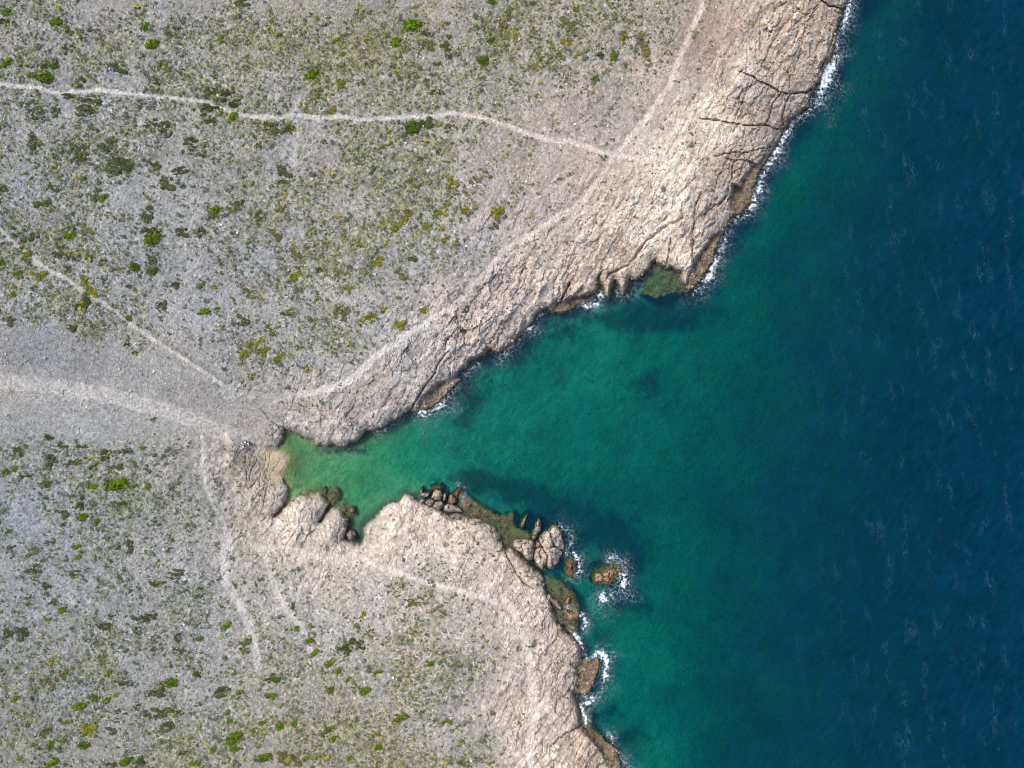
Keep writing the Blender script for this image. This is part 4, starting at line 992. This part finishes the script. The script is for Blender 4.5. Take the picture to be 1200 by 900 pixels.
def rubble_prob(u, v):
    d = sample('d', u, v)
    return (np.exp(-((d - 1) / 3.0) ** 2) * .5 + .5 * sample('alg', u, v) + .02 * sample('rock', u, v)) * (1 - sample('sand', u, v)) * (sample('h', u, v) > -.9) * sstep(-.5, .4, fbm(u / 12, v / 12, 3, 411))


u, v, r = scatter(420000, rubble_prob, 21, (280, 1010, -75, 973))
n = len(u)
size = r.lognormal(math.log(.125), .45, n).clip(.06, .34)
h = sample('h', u, v)
x, y = to_world(u, v, h)
a0 = r.uniform(0, 6.28, n)
co = np.zeros((n, 8, 3), dtype=np.float32)
for k in range(4):
    rr = size * r.uniform(.7, 1.3, n); r2 = rr * r.uniform(.45, .9, n)
    an = a0 + k * 1.571
    co[:, k, 0] = x + np.cos(an) * rr; co[:, k, 1] = y + np.sin(an) * rr; co[:, k, 2] = h - .1
    co[:, 4 + k, 0] = x + np.cos(an + .2) * r2; co[:, 4 + k, 1] = y + np.sin(an + .2) * r2; co[:, 4 + k, 2] = h + size * r.uniform(.45, .95, n)
tri = np.array([[0, 1, 5], [0, 5, 4], [1, 2, 6], [1, 6, 5], [2, 3, 7], [2, 7, 6], [3, 0, 4], [3, 4, 7], [4, 5, 6], [4, 6, 7]])
f = (np.arange(n)[:, None, None] * 8 + tri[None]).reshape(-1, 3)
me = fast_mesh("shore_rubble", co.reshape(-1, 3), f, smooth=False)
dry = sstep(.1, .9, h + r.uniform(-.3, .3, n))[:, None]
tone = (lin((118, 96, 70)) * (1 - dry) + lin((186, 170, 154)) * dry) * r.uniform(.65, 1.12, n)[:, None]
set_color(me, "base", np.repeat(np.clip(tone, 0, .75), 8, axis=0))
print('rubble', n)
tag(link("shore_rubble", me, MAT_TUFT), "small broken stones strewn along the waterline rocks", "rubble", kind='stuff')

# ------------------------------------------------------------------ shrubs, one by one
def leafy(seed, leaves, ragged):
    r = np.random.default_rng(seed)
    nb = 5 if not ragged else 7
    bl = [(r.uniform(-.5, .5), r.uniform(-.5, .5), r.uniform(.38, .62)) for _ in range(nb)] + [(0, 0, .62)]
    if ragged:
        bl = [(r.uniform(-.75, .75), r.uniform(-.7, .7), r.uniform(.22, .42)) for _ in range(nb)] + [(0, 0, .35)]
    co = []; tone = []
    for _ in range(leaves):
        bx, by, br = bl[r.integers(len(bl))]
        th = r.uniform(0, 2 * np.pi); cz = r.uniform(.0, 1.0)
        s = math.sqrt(1 - cz * cz)
        rr = br * r.uniform(.72, 1.04)
        p = np.array([bx + s * math.cos(th) * rr, by + s * math.sin(th) * rr, cz * rr * 1.0])
        nrm = np.array([s * math.cos(th), s * math.sin(th), cz + .35]) + r.normal(0, .45, 3)
        nrm /= np.linalg.norm(nrm)
        t1 = np.cross(nrm, r.normal(0, 1, 3)); t1 /= np.linalg.norm(t1)
        t2 = np.cross(nrm, t1)
        L_ = r.uniform(.11, .2); W_ = L_ * r.uniform(.45, .7)
        q = [p - t1 * L_, p - t2 * W_ + nrm * .02, p + t1 * L_, p + t2 * W_ + nrm * .02]
        co += q
        tn = (.72 + .5 * r.uniform()) * (.9 + .25 * ((bx * 7.3 + by * 3.1) % 1))
        tone += [tn] * 4
    # twiggy floor so the shrub sits in soil
    return np.array(co), np.array(tone)


KINDS = {  # name, colour words, leaf colour, height share, ragged
    'B': ('green_shrub', 'bright green', (.125, .205, .011), .55, False),
    'G': ('green_shrub', 'deep green', (.085, .140, .018), .5, False),
    'D': ('heath_clump', 'dark green', (.082, .096, .038), .35, True),
    'O': ('heath_clump', 'dull olive', (.150, .142, .048), .3, True),
    'Y': ('broom_bush', 'yellowish', (.235, .215, .018), .45, True)}
LEAFMESH = {}
for kk, (nm, cw, col, hs, rag) in KINDS.items():
    mat = leaf_material(nm + "_leaves", col)
    for var in range(4):
        co, tone = leafy(100 * ord(kk) + var, 220 if not rag else 230, rag)
        me = fast_mesh(nm, co, np.arange(len(co)).reshape(-1, 4), smooth=False)
        set_float(me, "tone", tone)
        me.materials.append(mat)
        LEAFMESH[kk, var] = me


def path_v(u):
    pu = [p[0] for p in PATH_MAIN]; pv = [p[1] for p in PATH_MAIN]
    return float(np.interp(u, pu, pv))


def leftpath_v(u):
    return float(np.interp(u, [p[0] for p in PATH_LEFT], [p[1] for p in PATH_LEFT]))


def place(u, v):
    """where it stands, in at most seven words"""
    if v < 300 and v < path_v(u) and u < 770:
        if u < 125: return "in the top left corner"
        if u < 225: return "above the footpath's first dip"
        if u < 345: return "above the footpath's bend"
        if u < 450: return "above the footpath, beyond its bend"
        if u < 550: return "above the footpath's middle"
        if u < 640: return "above the footpath's falling end"
        return "by the top coast path"
    if u < 275 and v < 470 and v > leftpath_v(u):
        return "below the diagonal track, far left" if u < 70 else "between diagonal track and gravel bed"
    if u < 275 and leftpath_v(u) - v < 22 and 230 < v < 470:
        return "along the diagonal track"
    if v < 160 and u < 620:
        if u < 130: return "just under the footpath's left end"
        if u < 300: return "just under the footpath's bend"
        return "just under the footpath's right half"
    if v < 240:
        if u < 110: return "on the far left grey slope"
        if u < 170: return "well below the footpath's dip"
        if u < 300: return "well below the footpath's bend"
        if u < 420: return "below the pale vertical strip"
        return "well below the footpath's middle"
    if v < 470:
        if u < 130: return "upslope of the diagonal track"
        if u < 200: return "right of the diagonal track"
        if u < 270: return "on the pale scree"
        if u < 335: return "upslope of the cove head" if v > 370 else "left on the plant covered slope"
        if u < 430: return "above the cove's north rock" if v > 330 else "mid plant covered slope"
        if u < 500: return "beside the bare coast path" if v > 340 else "right on the plant covered slope"
        return "near the northern shore rock"
    if v < 510: return "alone on the blue grey gravel bed"
    if v < 585:
        return "under the gravel bed, far left" if u < 75 else "under the gravel bed"
    if v < 680:
        return "on the left edge, low slope" if u < 80 else "on the slope facing the bluff"
    if u > 410: return "on the southern headland's stony top"
    if u > 305: return "by the headland's pale tracks" if v < 830 else "at the headland's bottom edge"
    if v < 770:
        return "on the lower far left slope" if u < 100 else "on the lower slope's upper part"
    if v < 830:
        return "near the bottom left corner" if u < 100 else ("in the lower left shrub belt" if u < 215 else "by the low pale track")
    return "in the bottom left corner" if u < 90 else ("along the bottom edge" if u < 200 else "below the low pale track")


def size_word(ru, rv):
    m = math.sqrt(ru * rv)
    sh = "wide " if ru > 1.75 * rv else ("narrow " if rv > 1.5 * ru else "")
    return ("large " if m > 7.6 else "small " if m < 4.7 else "") + sh


NOUN = {'green_shrub': 'shrub', 'heath_clump': 'clump', 'broom_bush': 'bush'}
GROUP = {'green_shrub': 'green shrubs dotted over the stony slopes', 'heath_clump': 'low heath clumps over the stony slopes', 'broom_bush': 'yellow green broom bushes on the slopes'}
ORD = ['first', 'second', 'third', 'fourth', 'fifth', 'sixth', 'seventh', 'eighth', 'ninth', 'tenth', 'eleventh', 'twelfth', 'thirteenth', 'fourteenth', 'fifteenth', 'sixteenth', 'seventeenth', 'eighteenth']
SH.sort(key=lambda s: -s[2] * s[3])
things, rest = SH, []


def describe(s):
    nm, cw = KINDS[s[4]][:2]
    return f"{size_word(s[2], s[3])}{cw} {NOUN[nm]}"


def beside(s):
    """the nearest clearly different shrub, if one is close"""
    best = None
    for t in SH:
        if t is s or KINDS[t[4]][1] == KINDS[s[4]][1]: continue
        q = math.hypot(t[0] - s[0], t[1] - s[1])
        if q < 24 and (best is None or q < best[0]): best = (q, t)
    if best is None: return None
    t = best[1]; dx, dy = s[0] - t[0], s[1] - t[1]
    w = ("right of" if dx > 0 else "left of") if abs(dx) > abs(dy) else ("below" if dy > 0 else "above")
    return f"{w} {KINDS[t[4]][1].split()[-1] if t[4] in 'YO' else KINDS[t[4]][1]} one"


label_of = {}
groups = {}
for s in SH: groups.setdefault(describe(s) + " " + place(s[0], s[1]), []).append(s)
for base, lst in groups.items():
    lst.sort(key=lambda s: s[0])
    bs = [beside(s) for s in lst]
    for i, s in enumerate(lst):
        if len(lst) == 1: label_of[s] = base
        elif i == 0: label_of[s] = "leftmost " + base
        elif i == len(lst) - 1: label_of[s] = "rightmost " + base
        elif bs[i] and bs.count(bs[i]) == 1: label_of[s] = base + ", " + bs[i]
        else: label_of[s] = base + f", {ORD[i]} from left"
for s in label_of:
    assert 4 <= len(label_of[s].split()) <= 16, label_of[s]
assert len(set(label_of.values())) == len(SH)
rs = random.Random(4)
for k, s in enumerate(things):
    u, v, ru, rv, kk = s
    nm, cw, col, hs, rag = KINDS[kk]
    hz = float(sample('h', np.array([u]), np.array([v]))[0])
    x, y = to_world(np.array(u), np.array(v), np.array(hz))
    o = bpy.data.objects.new(nm, LEAFMESH[kk, rs.randrange(4)])
    COL.objects.link(o)
    o.location = (float(x), float(y), hz - .06)
    grow = 1.36 if kk in 'DO' else 1.2
    o.scale = (ru * PX * grow, rv * PX * grow, math.sqrt(ru * rv) * PX * hs * 1.3)
    o.rotation_euler.z = rs.choice([0, math.pi]) + rs.uniform(-.25, .25)
    tag(o, label_of[s], NOUN[nm].split()[-1] if nm != 'heath_clump' else 'heath clump', GROUP[nm])

# ------------------------------------------------------------------ two people by the beach, their bag and a stick
def skin_mesh(name, verts, edges, mat, parent, sub=1):
    """verts: (x, y, z, radius); one continuous skinned surface grown on the joints"""
    me = bpy.data.meshes.new(name)
    me.from_pydata([v[:3] for v in verts], edges, [])
    o = bpy.data.objects.new(name, me); COL.objects.link(o)
    o.modifiers.new("skin", 'SKIN').use_smooth_shade = True
    sv = me.skin_vertices[0].data
    for i, v in enumerate(verts):
        sv[i].radius = (v[3], v[3]); sv[i].use_root = (i == 0)
    ss = o.modifiers.new("smooth", 'SUBSURF'); ss.levels = sub; ss.render_levels = sub
    me.materials.append(mat)
    o.parent = parent
    return o


def seated_person(u, v, rz, top_c, leg_c, cap_c, label):
    hz = float(sample('h', np.array([u]), np.array([v]))[0])
    x, y = to_world(np.array(u), np.array(v), np.array(hz))
    root = bpy.data.objects.new("person", None); COL.objects.link(root)
    root.location = (float(x), float(y), hz); root.rotation_euler.z = rz
    tag(root, label, 'person', 'two people sitting together by the beach')
    skin = plain("skin", (.42, .25, .17)); top = plain("jacket_cloth", top_c); leg = plain("trouser_cloth", leg_c); cap = plain("cap_cloth", cap_c)
    V_ = [(0, 0, .14, .13), (0, .02, .34, .13), (0, .06, .52, .12), (0, .09, .62, .055), (0, .12, .70, .075), (0, .135, .80, .095), (0, .13, .87, .07), (0, .235, .775, .014)]
    E_ = [(0, 1), (1, 2), (2, 3), (3, 4), (4, 5), (5, 6), (5, 7)]
    for sx in (-1, 1):
        b = len(V_)
        V_ += [(sx * .11, .04, .13, .095), (sx * .17, .42, .45, .062), (sx * .15, .66, .09, .042), (sx * .17, .84, .04, .038)]
        E_ += [(0, b), (b, b + 1), (b + 1, b + 2), (b + 2, b + 3)]
        b = len(V_)
        V_ += [(sx * .20, .06, .53, .058), (sx * .29, .20, .36, .042), (sx * .15, .40, .50, .028), (sx * .13, .46, .51, .030)]
        E_ += [(2, b), (b, b + 1), (b + 1, b + 2), (b + 2, b + 3)]
        hand = b + 3
        for k, (fx, ln) in enumerate([(-.03, .075), (-.01, .09), (.012, .085), (.032, .068)]):
            b = len(V_)
            V_ += [(sx * .13 + fx, .50, .51, .009), (sx * .13 + fx * 1.15, .50 + ln * .6, .49, .008), (sx * .13 + fx * 1.2, .50 + ln * .8, .455, .007)]
            E_ += [(hand, b), (b, b + 1), (b + 1, b + 2)]
        b = len(V_)
        V_ += [(sx * .13 - sx * .045, .455, .50, .010), (sx * .13 - sx * .06, .50, .485, .009)]
        E_ += [(hand, b), (b, b + 1)]
    skin_mesh("body", V_, E_, skin, root)
    jt = [(0, .0, .16, .155), (0, .02, .34, .155), (0, .06, .52, .145), (0, .085, .60, .075)]; je = [(0, 1), (1, 2), (2, 3)]
    for sx in (-1, 1):
        b = len(jt); jt += [(sx * .20, .06, .53, .075), (sx * .29, .20, .36, .058), (sx * .17, .37, .48, .042)]; je += [(2, b), (b, b + 1), (b + 1, b + 2)]
    skin_mesh("jacket", jt, je, top, root)
    tt = [(0, 0, .13, .15)]; te = []
    for sx in (-1, 1):
        b = len(tt); tt += [(sx * .11, .05, .14, .115), (sx * .17, .42, .45, .08), (sx * .15, .64, .12, .058)]; te += [(0, b), (b, b + 1), (b + 1, b + 2)]
    skin_mesh("trousers", tt, te, leg, root)
    for sx in (-1, 1):
        skin_mesh("shoe", [(sx * .15, .64, .055, .055), (sx * .165, .76, .05, .052), (sx * .175, .87, .035, .04)], [(0, 1), (1, 2)], plain("shoe_cloth", (.55, .55, .56)), root)
    bm = bmesh.new()
    bmesh.ops.create_uvsphere(bm, u_segments=16, v_segments=10, radius=.122)
    bmesh.ops.delete(bm, geom=[w for w in bm.verts if w.co.z < -.02], context='VERTS')
    for w in bm.verts: w.co.z *= .85
    ring = bmesh.ops.create_circle(bm, cap_ends=True, segments=16, radius=.10)['verts']
    for w in ring: w.co = Vector((w.co.x, w.co.y + .11, w.co.z - .005 - .1 * w.co.x ** 2))
    me = bpy.data.meshes.new("cap"); bm.to_mesh(me); bm.free(); me.materials.append(cap)
    c = bpy.data.objects.new("cap", me); COL.objects.link(c); c.parent = root; c.location = (0, .132, .85)
    hair = skin_mesh("hair", [(0, .07, .83, .085), (0, .05, .76, .075), (0, .05, .69, .05)], [(0, 1), (1, 2)], plain("hair_strands", (.05, .03, .02)), root)
    for sx in (-1, 1):
        bm = bmesh.new(); bmesh.ops.create_uvsphere(bm, u_segments=8, v_segments=6, radius=.013)
        me = bpy.data.meshes.new("eye"); bm.to_mesh(me); bm.free(); me.materials.append(plain("eye_white", (.6, .6, .6)))
        e = bpy.data.objects.new("eye", me); COL.objects.link(e); e.parent = root; e.location = (sx * .034, .222, .80)
    return root


FACE = R(-140)
seated_person(286.6, 522.6, FACE, (.022, .018, .055), (.62, .62, .66), (.8, .8, .82), "person in dark navy jacket, white trousers and white cap, sitting nearest the bag")
seated_person(292.3, 518.6, FACE, (.070, .050, .150), (.03, .025, .06), (.8, .8, .82), "person in purple jacket and dark trousers sitting nearest the beach rock")


def drop(o, u, v, dz=0):
    hz = float(sample('h', np.array([u]), np.array([v]))[0])
    x, y = to_world(np.array(u), np.array(v), np.array(hz))
    o.location = (float(x), float(y), hz + dz)


root = bpy.data.objects.new("bag", None); COL.objects.link(root)
drop(root, 283.6, 525.6)
tag(root, "pale green soft bag lying left of the two seated people", 'bag')
bm = bmesh.new()
bmesh.ops.create_cube(bm, size=1)
for w in bm.verts: w.co = Vector((w.co.x * .46 * (1 if w.co.z < 0 else .75), w.co.y * .34 * (1 if w.co.z < 0 else .7), (w.co.z + .5) * .30))
bmesh.ops.bevel(bm, geom=bm.edges[:], offset=.06, segments=3, affect='EDGES')
me = bpy.data.meshes.new("sack"); bm.to_mesh(me); bm.free(); me.materials.append(plain("bag_cloth", (.42, .52, .40)))
link("sack", me, None, root)
for sx in (-1, 1):
    skin_mesh("strap", [(-.12, sx * .07, .28, .014), (-.08, sx * .10, .38, .014), (.08, sx * .10, .38, .014), (.12, sx * .07, .28, .014)], [(0, 1), (1, 2), (2, 3)], plain("strap_cloth", (.25, .32, .24)), root)
bagd = bpy.data.objects.new("rucksack", None); COL.objects.link(bagd)
drop(bagd, 288.0, 517.6)
tag(bagd, "dark rucksack with white flap between the two seated people", 'rucksack')
bm = bmesh.new(); bmesh.ops.create_cube(bm, size=1)
for w in bm.verts: w.co = Vector((w.co.x * .42, w.co.y * .5 * (1 if w.co.z < 0 else .8), (w.co.z + .5) * .26))
bmesh.ops.bevel(bm, geom=bm.edges[:], offset=.07, segments=3, affect='EDGES')
me = bpy.data.meshes.new("pack"); bm.to_mesh(me); bm.free(); me.materials.append(plain("pack_cloth", (.03, .025, .07)))
link("pack", me, None, bagd)
bm = bmesh.new(); bmesh.ops.create_cube(bm, size=1)
for w in bm.verts: w.co = Vector((w.co.x * .28, w.co.y * .26 - .06, w.co.z * .04 + .275 - .12 * w.co.x ** 2))
bmesh.ops.bevel(bm, geom=bm.edges[:], offset=.015, segments=2, affect='EDGES')
me = bpy.data.meshes.new("flap"); bm.to_mesh(me); bm.free(); me.materials.append(plain("flap_cloth", (.75, .75, .76)))
link("flap", me, None, bagd)
tag_o = skin_mesh("sliver", [(0, .65, .05, .035), (.02, .3, .06, .045), (-.02, -.1, .06, .05), (.01, -.6, .05, .04)], [(0, 1), (1, 2), (2, 3)], plain("sliver_dark", (.07, .06, .055)), None)
drop(tag_o, 74, 461.5)  # thin dark mark on the track, modelled as a bent rod
tag(tag_o, "thin dark stick lying alone on the pale gravel track", 'sliver')
